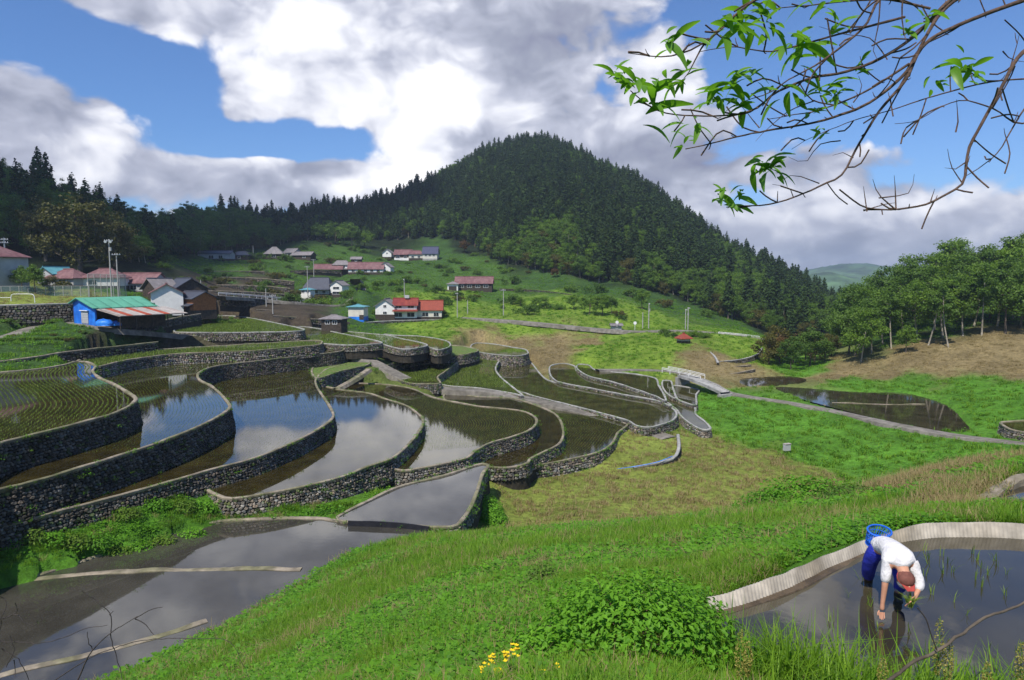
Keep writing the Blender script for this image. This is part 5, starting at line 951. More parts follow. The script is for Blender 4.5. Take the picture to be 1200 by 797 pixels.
# pale bunds in the low front paddies
def bund(label, pts, z, w=.42, h=.2, m_='bund_mud'):
    l = smooth_line([G(u, v, z) for u, v in pts], False, .4); l[:, :2] += np.stack([fbm(l[:, 0], l[:, 1], 3, 3, 51)-.5, fbm(l[:, 0], l[:, 1], 3, 3, 52)-.5], 1)*.8; l[:, 2] += (fbm(l[:, 0], l[:, 1], 1.6, 3, 53)-.62)*h*1.4; nn = outward(l, False); V, f = sweep(l-l[0], nn, [(-w*.6, -.4), (-w*.5, h*.6), (-w*.25, h), (w*.25, h), (w*.5, h*.6), (w*.6, -.4)], False)
    return obj('mud_bund', mesh('mud_bund', V, f, [m_]), loc=l[0], label=label, cat='bund')
zg = T['g'][0]
bund('pale mud bund along the far edge of the low grey paddies', [(-60,694),(30,678),(100,655),(180,630),(250,614),(300,609),(368,607),(400,611)], zg, .5, .14); bund('straight mud bund crossing the low grey paddies', [(-60,686),(30,679),(100,673),(200,669),(300,667),(352,667)], zg, .55, .07); bund('mud bund in the lowest paddy near the bare twigs', [(-60,806),(0,792),(60,778),(120,762),(180,746),(244,727)], zg, .5, .07)
l = smooth_line([G(u, v, -19.9) for u, v in ((408, 615), (440, 616), (475, 618), (503, 622))], False, .5); nn = outward(l, False); V, f = sweep(l-l[0], nn, [(-.05, -.5), (-.05, .35), (.05, .35), (.05, -.5)], False)
mat('black_plastic', (.02, .02, .025), .35, .2, 2.); obj('plastic_edging', mesh('plastic_edging', V, f, ['black_plastic']), loc=l[0], label='black plastic edging strip between two grey paddies', cat='edging')
l = smooth_line([P(u, v, D) for u, v, D in ((715, 551, 85), (745, 547, 83.4), (770, 542, 85), (788, 535, 86.6))], False, .5); MB().tube(l-l[0]+[0, 0, .05], .045, 6).obj('tarp_roll', 'tarp_blue', None, label='thin blue sheet rolled along the field wall', cat='tarpaulin', loc=l[0])
bund('pale bund of the right hand pond beside dry grass', [(1040,612),(1090,598),(1130,592),(1158,582),(1176,569),(1192,561),(1240,555)], -7.1, .4, .22); bund('low bund crossing the dark pond under the slope trees', [(975,472),(1010,473),(1045,474),(1085,474)], -21.97, .3, .08)
r = np.random.RandomState(3); vg = [(u, 405-(u-10)*.075+r.uniform(-3, 3), 105+u*.1) for u in range(2, 130, 9)]
for u, v, D in vg: plant(BSH[1], gp(u, v, D), 'round leafy vegetable plant in the garden by the dry stone wall', 'vegetable plant', 'vegetables in the garden', .34, u, 'vegetable_plant')
for i in range(14): u = 612+i*5.2; plant(BSH[0], gp(u, 378+i*.9, 216-i*.6), 'dark tea bush in the row on the sunny field edge', 'bush', 'tea bushes in a row', .42, i, 'tea_bush')
# ================================================================== foreground
# corrugated sheet round the farmer's paddy
mat('corrugated_sheet', (.38, .34, .285), .75, .3, 2.5, col2=(.25, .215, .165))
l = smooth_line([G(u, v, -4.55) for u, v in ((835,717),(870,707.5),(930,686.5),(975,663.5),(1020,643.5),(1065,631.5),(1110,627),(1200,629.5),(1300,645))], False, .011); nn = outward(l, False)
s_ = np.concatenate([[0], np.cumsum(np.linalg.norm(np.diff(l, axis=0), axis=1))]); wv = np.sin(s_*2*math.pi/.068)*.006; l[:, :2] += nn*wv[:, None]
top_ = .17+(fbm(s_, s_*0, 1.1, 3, 9)-.5)*.12+np.sin(s_*1.1)*.02; lean_ = .10+(fbm(s_, s_*0+5, .8, 2, 4)-.5)*.1
b0 = l[0].copy(); sg = 1.  # leans away from the water
cen = POLY['V'].mean(0)[:2]; side = np.sign(((l[len(l)//2, :2]-cen)*nn[len(l)//2]).sum()); nn = nn*side
A1 = l-b0; A1 = A1-np.array([0, 0, .12]); B1 = l-b0; B1[:, 2] += top_; B1[:, :2] += nn*lean_[:, None]; A2 = A1.copy(); B2 = B1.copy(); A2[:, :2] += nn*.02; B2[:, :2] += nn*.02
k = len(l); V = np.concatenate([A1, B1, B2, A2]); i = np.arange(k-1); f = np.concatenate([np.stack([i, i+1, i+k+1, i+k], 1), np.stack([i+k, i+k+1, i+2*k+1, i+2*k], 1), np.stack([i+2*k, i+2*k+1, i+3*k+1, i+3*k], 1)])
obj('corrugated_edging', mesh('corrugated_edging', V, f, ['corrugated_sheet'], smooth=True), loc=b0, label='pale corrugated sheet edging round the farmer\'s flooded paddy', cat='edging')
l2 = smooth_line([G(u, v, -4.6) for u, v in ((832,722),(870,710),(930,689.5),(975,666.5),(1020,646.5),(1065,634.5),(1110,630),(1200,632),(1300,648))], False, .12); n2_ = outward(l2, False)*side
V, f = sweep(l2, n2_, [(-.14, -.1), (-.08, .003), (-.02, .012), (.1, .02), (.2, -.2)], False); obj('muddy_margin', mesh('muddy_margin', V, f, ['wet_mud']) if mat('wet_mud', (.085, .06, .035), .45, .4, 3., .8, 9, spec=.5) else None, kind='structure')

# ---- farmer bending over to plant
mat('skin', (.50, .25, .16), .55, .1, 8.); mat('shirt_white', (.66, .64, .65), .9, .14, 5., 1., 7); mat('trouser_blue', (.018, .03, .34), .7, .3, 5., 1., 8); mat('cap_brown', (.16, .06, .045), .8, .2, 20.); mat('cap_red', (.35, .05, .04), .8, .15, 20.); mat('towel', (.55, .54, .48), .9, .15, 20., .4, 40); mat('boot_dark', (.03, .027, .022), .4, .3, 8.); mat('basket_blue', (.02, .13, .60), .4, .1, 6.)
FB = np.array([5.36, 9.55, -4.6]); SH = np.array([.07, 0, 0])        # under the hips, on the water
man = empty('person', FB+SH, 'person in white shirt and blue trousers bending to plant rice in the flooded paddy', 'person')
W = lambda x, y, z: (x-FB[0], y-FB[1], z-FB[2])
def skin_obj(name, chains, m_, parent, sub=2, root=0):
    """chains: [(point, radius), ...] lists; equal points are shared joints"""
    vs, rs, es, key = [], [], [], {}
    for ch in chains:
        last = None
        for p, r_ in ch:
            kk = tuple(np.round(p, 4))
            if kk not in key: key[kk] = len(vs); vs.append(p); rs.append(r_)
            if last is not None and last != key[kk]: es.append((last, key[kk]))
            last = key[kk]
    me = bpy.data.meshes.new(name); me.from_pydata([tuple(map(float, v)) for v in vs], es, []); me.materials.append(MATS[m_]); o = obj(name, me, parent)
    sk = o.modifiers.new('skin', 'SKIN'); sk.use_smooth_shade = True
    for i, r_ in enumerate(rs): d = me.skin_vertices[0].data[i]; d.radius = (r_, r_) if np.isscalar(r_) else r_; d.use_root = (i == root)
    sb = o.modifiers.new('sub', 'SUBSURF'); sb.levels = sub; sb.render_levels = sub; return o
pel = W(5.24, 9.46, -3.84); sp1 = W(5.215, 9.26, -3.76); sp2 = W(5.19, 9.06, -3.76); chest = W(5.175, 8.93, -3.79); nk = W(5.165, 8.83, -3.87); hd0 = W(5.16, 8.77, -3.94); hd1 = W(5.155, 8.72, -4.05)
rsh = W(5.01, 8.93, -3.85); rel = W(4.955, 8.86, -4.14); rwr = W(4.93, 8.85, -4.39); rhd = W(4.925, 8.845, -4.48)
lsh = W(5.34, 8.93, -3.85); lel = W(5.40, 8.80, -4.10); lwr = W(5.24, 8.66, -4.22); lhd = W(5.19, 8.63, -4.24)
rh_p = W(5.15, 9.50, -3.93); rkn = W(5.17, 9.68, -4.25); ran = W(5.28, 9.88, -4.56); rtoe = W(5.25, 9.78, -4.64)
lh_p = W(5.34, 9.44, -3.93); lkn = W(5.43, 9.28, -4.22); lan = W(5.46, 9.42, -4.56); ltoe = W(5.45, 9.30, -4.64)
skin_obj('body', [[(pel, .14), (sp1, .12), (sp2, .125), (chest, .12), (nk, .06), (hd0, .085), (hd1, .085)], [(chest, .12), (rsh, .06), (rel, .042), (rwr, .028), (rhd, .034)], [(chest, .12), (lsh, .06), (lel, .042), (lwr, .028), (lhd, .034)],
                  [(pel, .14), (rh_p, .085), (rkn, .06), (ran, .045), (rtoe, .04)], [(pel, .14), (lh_p, .085), (lkn, .06), (lan, .045), (ltoe, .04)]], 'skin', man)
def fingers(hand, dirv_, side_, curl, nm):
    d = np.array(dirv_, float); d /= np.linalg.norm(d); s = np.array(side_, float); s /= np.linalg.norm(s); c = np.array(curl, float); h = np.array(hand)
    for q, (off, ln) in enumerate(((-.027, .075), (-.009, .085), (.009, .082), (.027, .066))):
        b = h+s*off+d*.02; skin_obj('finger', [[(b, .010), (b+d*ln*.45+c*.008, .009), (b+d*ln*.75+c*.022, .008), (b+d*ln*.95+c*.042, .007)]], 'skin', man, 1)
    b = h+s*-.03; skin_obj('thumb', [[(b, .012), (b-s*.022+d*.03+c*.01, .010), (b-s*.022+d*.055+c*.03, .008)]], 'skin', man, 1)
fingers(rhd, (-.1, -.2, -1), (1, -.2, 0), (-.3, -1, -.1), 'r'); fingers(lhd, (-.8, -.3, -.3), (0, -.6, .6), (0, .6, -.8), 'l')
skin_obj('shirt', [[(W(5.25, 9.56, -3.86), (.175, .15)), (W(5.24, 9.46, -3.82), (.178, .145)), (sp1, (.165, .135)), (sp2, (.175, .14)), (chest, (.165, .13)), (W(5.167, 8.85, -3.85), .098), (W(5.165, 8.82, -3.885), .082)], [(chest, (.165, .13)), (rsh, .078), (W(4.98, 8.89, -4.0), .068), (W(4.958, 8.865, -4.12), .066)], [(chest, (.165, .13)), (lsh, .078), (W(5.385, 8.85, -4.0), .070), (W(5.40, 8.80, -4.10), .07), (W(5.32, 8.73, -4.16), .058)]], 'shirt_white', man)
skin_obj('trousers', [[(W(5.245, 9.36, -3.80), .135), (pel, .155), (rh_p, .125), (W(5.15, 9.60, -4.09), .115), (rkn, .105), (W(5.215, 9.77, -4.38), .095), (W(5.25, 9.82, -4.46), .09)], [(pel, .155), (lh_p, .125), (W(5.39, 9.36, -4.08), .11), (lkn, .10), (W(5.445, 9.34, -4.36), .09), (W(5.455, 9.38, -4.46), .085)]], 'trouser_blue', man)
for a_, b_, t_ in ((W(5.24, 9.80, -4.42), ran, rtoe), (W(5.453, 9.37, -4.44), lan, ltoe)): skin_obj('boot', [[(a_, .075), (b_, .065), (t_, .05)]], 'boot_dark', man, 1)
hdv = np.array(hd0)-np.array(hd1); hdv /= np.linalg.norm(hdv); hc = (np.array(hd0)+np.array(hd1))/2
def dome(c, axis, rx, h, k=16, rings=5, rim=0., rimdir=None):
    ax = np.array(axis)/np.linalg.norm(axis); a_, b_ = [q[0] for q in frame(ax[None])]; V, f = [], []
    for i in range(rings+1):
        t = i/rings*math.pi/2
        for j in range(k): q = 2*math.pi*j/k; V.append(np.array(c)+(a_*math.cos(q)+b_*math.sin(q))*rx*math.cos(t)+ax*h*math.sin(t))
    f = [(i*k+j, i*k+(j+1) % k, (i+1)*k+(j+1) % k, (i+1)*k+j) for i in range(rings) for j in range(k)]; return np.array(V), np.array(f)
capax = np.array([.02, -.55, .55]); V, f = dome(hc+capax*.03, capax, .112, .085); Vh, fh = dome(hc+np.array([0, .012, -.01]), (0, .6, .25), .104, .085); obj('hair', mesh('hair', Vh, fh, ['hair_grey'], smooth=True), man) if mat('hair_grey', (.10, .095, .09), .8, .3, 60., .5, 90) else None
cp_ = obj('cap', mesh('cap', V, f, ['cap_brown'], smooth=True), man)
V, f = dome(hc+capax*.02, capax, .116, .03, rings=1); obj('cap_band', mesh('cap_band', V, f, ['cap_red'], smooth=True), cp_)
bl_ = np.array([0, -.62, -.75]); pk = [hc+capax*.03+q for q in (np.array([-.085, -.055, -.05]), np.array([-.05, -.12, -.105]), np.array([.05, -.12, -.105]), np.array([.085, -.055, -.05]))]
MB().add(pk+[q+np.array([0, -.008, -.012]) for q in pk], [(0, 1, 2, 3), (7, 6, 5, 4), (0, 4, 5, 1), (1, 5, 6, 2), (2, 6, 7, 3)]).obj('cap_peak', 'cap_red', cp_)
V, f = dome(hc-np.array([0, -.0, .03]), (0.05, -.3, -.9), .105, .10, rings=4); obj('face_towel', mesh('face_towel', V, f, ['towel'], smooth=True), man)
for s in (-1, 1):                        # eyes, ears, nose just under the peak
    V, f = dome(hc+np.array([s*.035, -.088, -.035]), (s*.2, -1, -.2), .012, .008, 8, 3); obj('eye', mesh('eye', V, f, ['boot_dark'], smooth=True), man)
    V, f = dome(hc+np.array([s*.088, .0, -.02]), (s, 0, .1), .026, .014, 8, 3); obj('ear', mesh('ear', V, f, ['skin'], smooth=True), man)
V, f = dome(hc+np.array([0, -.095, -.06]), (0, -1, -.3), .015, .02, 8, 3); obj('nose', mesh('nose', V, f, ['skin'], smooth=True), man)
# basket of lattice strips on the lower back
bc = np.array([5.25, 9.70, -3.90])+SH; bk = empty('seedling_basket', bc, 'blue lattice basket tied at the farmer\'s lower back', 'basket')
br_ = lambda t, z: np.array([math.cos(t)*(.135+.045*z/.26), math.sin(t)*(.10+.03*z/.26), z]); tl = np.linspace(0, 2*math.pi, 29)
for z, th in ((.01, .008), (.09, .006), (.17, .006), (.25, .013)): MB().tube([br_(t, z) for t in tl], th, 5, False).obj('rim' if z > .2 else 'hoop', 'basket_blue', bk)
sm = None
for t in tl[:-1]: MB().tube([br_(t, .0), br_(t, .25)], .0065, 4).obj('slat', 'basket_blue', bk)
MB().add([tuple(br_(t, .01)) for t in tl[:-1]], [tuple(range(28))]).obj('bottom', 'basket_blue', bk)
bk.rotation_euler = (.35, 0, .2)
r = np.random.RandomState(8); hb = np.array(lhd)+FB+SH; pts_ = np.repeat((hb+np.array([-.03, -.02, -.06]))[None], 60, 0)+r.normal(0, .018, (60, 3)); V, fs = blades(np.zeros((60, 3)), r.uniform(.14, .25, 60), np.full(60, .012), r, 1.0, .7); V = V*np.array([1, 1, .8])
obj('seedling_bundle', mesh('seedling_bundle', V+np.repeat(pts_-hb, 5, 0), fs, ['rice_leaf'], tint=np.repeat(r.uniform(.3, 1, 60), 5)), loc=hb, label='bright green bunch of rice seedlings in the farmer\'s hand', cat='seedlings')

# ---- overhanging tree branch at the top right
mat('twig_bark', (.12, .075, .055), .8, .35, 30., .6, 60); leaf_mat('peach_leaf', (.07, .20, .02), (.22, .42, .05), .5, .4, .15, .4)
bq = P(1280, 20, 2.9); tb = empty('tree_branch', bq, 'budding peach branch with fresh green leaves overhanging the valley', 'tree branch')
limbs = [ # (start radius mm, end radius mm, [(u,v,D)...])
 (17, 3, [(1290,-30,2.9),(1200,0,2.85),(1150,18,2.8),(1095,42,2.75),(1075,60,2.72),(1060,85,2.7),(1020,118,2.66),(985,133,2.62),(950,142,2.6),(900,150,2.56),(860,158,2.5),(820,167,2.46),(802,170,2.44)]),
 (15, 3, [(1260,-40,2.8),(1140,-10,2.7),(1105,12,2.66),(1080,52,2.62),(1060,95,2.6),(1030,130,2.56),(1005,170,2.54),(985,205,2.52),(960,218,2.5),(930,232,2.47),(900,240,2.45),(865,242,2.42),(850,243,2.4)]),
 (13, 2.5, [(1200,-40,2.6),(1120,-5,2.55),(1075,40,2.5),(1030,70,2.46),(990,85,2.44),(950,92,2.4),(910,110,2.36),(890,128,2.33),(860,136,2.3),(815,136,2.26),(775,130,2.22),(742,104,2.2)]),
 (9, 2, [(1080,-30,2.4),(1030,0,2.36),(1015,28,2.34),(985,55,2.32),(955,78,2.3),(925,95,2.28),(900,112,2.26),(870,122,2.25)]),
 (9, 2, [(960,-30,2.2),(885,0,2.15),(850,28,2.12),(830,45,2.1),(800,60,2.08),(775,65,2.06),(732,60,2.05)]), (5, 1.6, [(830,45,2.1),(820,60,2.1),(808,85,2.1),(800,95,2.1)]),
 (8, 2, [(1060,20,2.5),(1000,36,2.45),(950,50,2.42),(905,60,2.4),(860,55,2.36),(820,60,2.34)]), (7, 1.8, [(1090,10,2.5),(1040,0,2.5),(980,3,2.46),(930,8,2.44),(880,14,2.42)]),
 (8, 2, [(1065,75,2.7),(1010,110,2.66),(960,130,2.64),(940,134,2.62),(900,140,2.6)]), (6, 1.5, [(1210,92,2.8),(1160,96,2.78),(1110,108,2.76),(1075,118,2.74),(1045,128,2.72),(1000,140,2.7),(950,160,2.68),(930,172,2.66)]),
 (15, 3.5, [(1290,20,2.6),(1230,40,2.55),(1195,65,2.5),(1175,100,2.47),(1150,145,2.44),(1135,175,2.42),(1132,200,2.4),(1128,215,2.39),(1105,230,2.36),(1085,240,2.34),(1050,247,2.31),(1012,248,2.28)]),
 (9, 2, [(1290,60,2.7),(1230,90,2.66),(1200,130,2.62),(1185,155,2.6),(1170,180,2.58),(1150,195,2.56),(1132,205,2.54)]), (6, 1.5, [(1230,130,2.6),(1195,145,2.6),(1165,128,2.58),(1130,118,2.56),(1105,125,2.54),(1075,142,2.52),(1048,146,2.5)]),
 (5, 1.2, [(1120,155,2.5),(1123,140,2.5),(1121,118,2.5)]), (4, 1.2, [(1128,215,2.4),(1115,195,2.4),(1110,175,2.4)]), (4, 1., [(1090,238,2.34),(1095,222,2.34)]), (4.5, 1., [(1050,245,2.3),(1048,205,2.3)]), (5, 1.2, [(1050,246,2.31),(1030,228,2.3),(1022,210,2.3)]), (4, 1., [(1030,232,2.3),(1065,225,2.3),(1071,203,2.3)]), (4, 1., [(1016,248,2.28),(1011,218,2.28)]),
 (4, 1., [(1012,247,2.3),(1035,240,2.3),(1050,238,2.3)]), (4, 1., [(1132,190,2.4),(1115,200,2.4),(1107,196,2.4)]), (5, 1.2, [(1180,95,2.5),(1195,40,2.5)]), (4, 1.2, [(1175,60,2.5),(1185,70,2.5),(1200,72,2.5)]), (4, 1., [(985,165,2.6),(960,170,2.6),(945,190,2.6),(925,185,2.6)]), (4, 1., [(1000,120,2.6),(1010,105,2.6),(1005,90,2.6)]), (6, 1.5, [(1060,-20,2.2),(1057,20,2.2),(1062,50,2.2)]), (5, 1.2, [(1032,-10,2.3),(1030,30,2.3),(1025,60,2.3),(1030,72,2.3)]),
 (3, 1., [(930,232,2.47),(925,220,2.46),(905,215,2.46)]), (3, 1., [(1000,185,2.53),(985,178,2.53),(975,182,2.53)]), (4, 1., [(960,215,2.5),(930,205,2.48),(915,212,2.48)]), (4, 1., [(890,150,2.5),(880,138,2.5),(868,122,2.5)]), (4, 1., [(955,118,2.5),(925,130,2.5),(900,150,2.5),(885,165,2.5)]), (4, 1., [(1040,70,2.5),(1020,45,2.5),(990,40,2.48),(960,30,2.46)])]
tw_tips = []
r = np.random.RandomState(44)
for ra, rb_, pts_ in limbs:
    ln = smooth_line([P(*q)-bq for q in pts_], False, .035); ln += np.cumsum(r.normal(0, .0011, ln.shape), 0)*np.linspace(0, 1, len(ln))[:, None]
    rr_ = np.linspace(ra, rb_, len(ln))*.001*.56*(1+.18*r.rand(len(ln))); lo_ = MB().tube(ln, rr_, 7).obj('limb', 'twig_bark', tb, True)
    mb = MB(); cnt = 0
    for i in range(4, len(ln)-1, 3):     # spurs and buds
        if r.rand() < .6:
            d = r.normal(0, 1, 3); d[1] *= .5; d /= np.linalg.norm(d); L = r.uniform(.008, .035); mb.tube([ln[i], ln[i]+d*L*.6, ln[i]+d*L+[0, 0, L*.3]], [.0022, .0018, .001], 4); cnt += 1
    for i in range(4, len(ln)-2, 3):     # fine side twigs
        if ra > 5 and r.rand() < .95:
            t_ = ln[i+1]-ln[i]; t_ /= np.linalg.norm(t_); d = t_*r.uniform(.5, 1.)+np.array([r.normal(0, .5), r.normal(0, .3), r.normal(.15, .6)]); d /= np.linalg.norm(d); L = r.uniform(.05, .17); e_ = ln[i]+d*L+np.array([0, 0, r.normal(0, .2)*L]); mb.tube(smooth_line([ln[i], ln[i]+d*L*.5+r.normal(0, .06*L, 3), e_], False, .03), np.linspace(.0028, .0012, max(2, len(smooth_line([ln[i], ln[i]+d*L*.5, e_], False, .03))))[0], 4); cnt += 1
    if cnt: mb.obj('spur', 'twig_bark', lo_, kind='stuff')
# one leaf: folded, pointed, curled; about 300 of them in whorls
def leaf_mesh(L, wd, curl, fold):
    V, f = [], []; n_ = 6
    for i in range(n_+1):
        t = i/n_; hw = wd*math.sin(math.pi*min(1, t*.93+.03))**.8*.5; y = L*(t-.12*curl*t*t); z = -curl*L*t*t*.6
        V += [(-hw, y, z+hw*fold), (0, y, z), (hw, y, z+hw*fold)]
    for i in range(n_): b_ = i*3; f += [(b_, b_+1, b_+4, b_+3), (b_+1, b_+2, b_+5, b_+4)]
    return mesh('leaf', np.array(V), np.array(f), ['peach_leaf'], tint=np.linspace(.2, .8, len(V)), smooth=True)
LM = [leaf_mesh(.062, .019, .3, .5), leaf_mesh(.075, .02, .7, .6), leaf_mesh(.05, .017, .15, .7), leaf_mesh(.085, .022, 1.0, .4)]
whorls = [(742,104,2.2,15,1.0),(760,118,2.21,18,1.2),(722,85,2.2,9,.9),(775,95,2.2,7,.8),(785,50,2.06,15,.9),(800,88,2.1,9,.7),(850,30,2.12,16,1.),(870,35,2.15,12,.9),(893,10,2.2,14,1.2),(905,25,2.2,8,.9),(880,88,2.3,12,1.1),(852,108,2.28,18,1.2),(870,120,2.27,14,1.0),(845,118,2.3,8,1.),(930,50,2.4,14,1.2),(945,62,2.4,10,1.1),(985,32,2.45,7,.8),(962,5,2.4,8,.9),(965,105,2.5,14,.9),(985,112,2.5,10,.8),(950,130,2.5,8,.8),(895,190,2.5,16,.9),(905,200,2.48,12,.8),(890,200,2.5,10,.8),(850,232,2.41,14,.9),(870,228,2.43,6,.7),(1130,80,2.6,12,1.),(1140,85,2.6,8,.8),(1060,35,2.4,7,.8),(1090,20,2.5,6,.8),(812,145,2.3,6,.8),(802,168,2.4,7,.6),(960,155,2.6,6,.7),(1005,78,2.5,6,.7),(1095,95,2.6,5,.7),(915,105,2.3,6,.8)]
for u, v, D, n_, s in whorls:
    c = P(u, v, D)-bq
    for j in range(min(n_, 10)):
        o = obj('leaf', LM[r.randint(4)], tb); o.location = c+r.normal(0, .02*s, 3); az_ = r.uniform(0, 2*math.pi); o.rotation_euler = (r.uniform(-.5, .9), r.uniform(-.6, .6), az_); o.scale = (s*r.uniform(.8, 1.45),)*3
# ---- leafy shrub and clumps on the near bank
def leafy(seed, n, dims, ls, lm='weed_leaf', stems=20):
    r = np.random.RandomState(seed); q = r.normal(0, 1, (n, 3)); q /= np.linalg.norm(q, axis=1)[:, None]; q[:, 2] = abs(q[:, 2]); k = r.uniform(.6, 1.05, n)[:, None]*(1+.25*(fbm(q[:, 0]*3, q[:, 1]*3+q[:, 2], 1., 2, seed)-.5))[:, None]
    c = q*k*np.array(dims); V = []; nr = q*.7+r.normal(0, .35, (n, 3))+np.array([0, 0, .5]); a, b = frame(nr); th = r.uniform(0, 6.28, n)[:, None]; u = a*np.cos(th)+b*np.sin(th); v = -a*np.sin(th)+b*np.cos(th); nn_ = nr/np.linalg.norm(nr, axis=1)[:, None]; L = (ls*r.uniform(.55, 1.2, n))[:, None]
    V = np.stack([c-u*L*.5, c-u*L*.1+v*L*.26+nn_*L*.08, c+u*L*.5-nn_*L*.08, c-u*L*.1-v*L*.26+nn_*L*.08, c], 1).reshape(-1, 3); i = np.arange(n)[:, None]*5
    f = np.concatenate([i+np.array([[0, 4, 1, 1]])[:, :3], i+np.array([[1, 4, 2]]), i+np.array([[2, 4, 3]]), i+np.array([[3, 4, 0]])])
    mb = MB()
    for j in range(stems): e_ = c[r.randint(n)]; mb.tube([e_*[.1, .1, 0]-[0, 0, .2], e_*.5+[0, 0, .05], e_], [.008, .006, .003], 4, False)
    return mesh('foliage', V, f, [lm], tint=np.repeat(np.clip(.45+.25*r.normal(0, 1, n)+.3*q[:, 2]*r.rand(n), 0, 1), 5)), mb.me('stems', 'twig_bark')
def near_bush(u, v, D, dims, n, ls, label, seed, lm='weed_leaf', name='leafy_bush', cat='bush', group=None):
    q = P(u, v, D); q[2] = ground_z(q[:1], q[1:2])[0]-.02; o = empty(name, q, label, cat, group); f, s = leafy(seed, n, dims, ls, lm); obj('foliage', f, o); obj('stems', s, o); return o
near_bush(745, 790, 6.9, (1.15, .85, .95), 5600, .08, 'large bright green leafy bush at the edge of the farmer\'s paddy', 1); near_bush(700, 770, 7.6, (.5, .4, .62), 1300, .08, 'upright leafy sprig on the side of the large bush', 41); near_bush(790, 765, 7.9, (.45, .4, .66), 1200, .08, 'taller leafy sprig behind the large bush', 42); near_bush(730, 748, 8.2, (.7, .4, .6), 1500, .08, 'leafy growth on top of the large bush', 43); near_bush(650, 800, 6.6, (.6, .5, .4), 1500, .08, 'low leafy bush behind the yellow flowers', 2); near_bush(835, 790, 7.4, (.45, .4, .42), 900, .085, 'small leafy bush touching the paddy water', 3)
near_bush(668, 768, 7.9, (.5, .4, .34), 900, .075, 'low leafy spread at the foot of the large bush', 44); near_bush(612, 780, 7.4, (.45, .4, .25), 700, .07, 'thin leafy mat between grass and the large bush', 45); near_bush(800, 735, 9.2, (.6, .5, .4), 900, .085, 'leafy spread behind the large bush by the edging', 46); near_bush(690, 735, 9.0, (.7, .5, .35), 900, .08, 'loose leafy growth uphill of the large bush', 47); near_bush(637, 690, 13.5, (.42, .4, .55), 700, .09, 'dark upright weed clump on the open bank', 4, 'broad_leaf'); near_bush(950, 585, 32, (2.6, 2.0, 1.5), 2600, .24, 'tangled green bush on the slope below the dry grass', 5); near_bush(1000, 592, 28, (1.6, 1.2, .7), 1200, .2, 'dark bramble patch beside the pond bund', 6, 'broad_leaf'); near_bush(905, 600, 31, (1.8, 1.4, .9), 1400, .2, 'lower bush next to the tangled green bush', 7)
near_bush(570, 585, 66, (1.8, 3.2, 1.6), 1800, .3, 'green thicket in the hollow beside the small grey paddy', 8); near_bush(578, 600, 64, (1.5, 1.8, 1.2), 1200, .3, 'second thicket in the hollow by the field corner', 9); near_bush(1135, 604, 15.2, (1.5, .5, .35), 1600, .09, 'strip of leafy weeds above the corrugated edging', 10); near_bush(1190, 606, 14.8, (1.4, .6, .45), 1500, .09, 'taller leafy weeds next to the right hand pond', 11)
for j, (u, v, D) in enumerate(((0,648,53),(30,650,51.5),(60,643,51),(90,640,51),(120,628,52),(150,628,51),(185,617,53),(215,611,54),(240,604,55),(275,603,57),(320,604,60),(355,602,61),(8,674,45.5),(35,670,46),(62,664,46.5),(88,656,47),(112,648,47.6),(138,641,48.3),(162,633,49),(190,626,50),(225,618,51.5))): near_bush(u, v, D, (1.3, .8, .9), 420, .26, 'tall yellow green weed clump under the long paddy wall', 20+j, ['weed_leaf', 'fresh_leaf'][j % 2], 'weed_clump', 'weeds', 'weed clumps under the paddy wall')
leaf_mat('butterbur_leaf', (.10, .24, .03), (.20, .38, .06), .35)
for j in range(26):
    r = np.random.RandomState(300+j); u = r.uniform(290, 480); v = r.uniform(655, 715)-(u-390)*.12; D = np.interp(v, [640, 690, 740], [40, 29, 19])*np.interp(u, [300, 500], [1.2, .72])
    near_bush(u, v, D, (.5, .45, .3), 26, .42, 'butterbur clump with broad pale leaves on the grass bank', 300+j, 'butterbur_leaf', 'butterbur_plant', 'plant', 'butterbur clumps on the bank')
# yellow rape flowers
mat('petal_yellow', (.75, .52, .01), .6, .1, 30.); mat('flower_stem', (.10, .20, .04), .7, .2, 20.)
for j, (u, v) in enumerate(((575,772),(562,788),(583,786),(592,768),(604,762),(596,792),(612,783),(635,790),(657,785),(655,797),(566,795),(586,795))):
    r = np.random.RandomState(500+j); D = 5.4+r.rand()*.4; top = P(u, v, D); gz_ = ground_z(top[:1], top[1:2])[0]; b_ = np.array([top[0]+r.normal(0, .05), top[1]+r.normal(0, .05), gz_]); o = empty('rape_flower', b_, 'yellow rape flower stalk in front of the leafy bush', 'flower', 'yellow rape flowers')
    MB().tube(smooth_line([(0, 0, -.05), (top-b_)*.5+r.normal(0, .015, 3), top-b_], False, .06), .004, 5).obj('stem', 'flower_stem', o); mb = MB()
    for q in range(9):
        c = top-b_+r.normal(0, .022, 3)
        for a_ in range(4): d = np.array([math.cos(a_*1.57+q), math.sin(a_*1.57+q), .35]); s_v = np.array([-d[1], d[0], 0]); mb.quad(c, c+d*.011+s_v*.010, c+d*.022, c+d*.011-s_v*.010)
    mb.obj('blossom', 'petal_yellow', o)
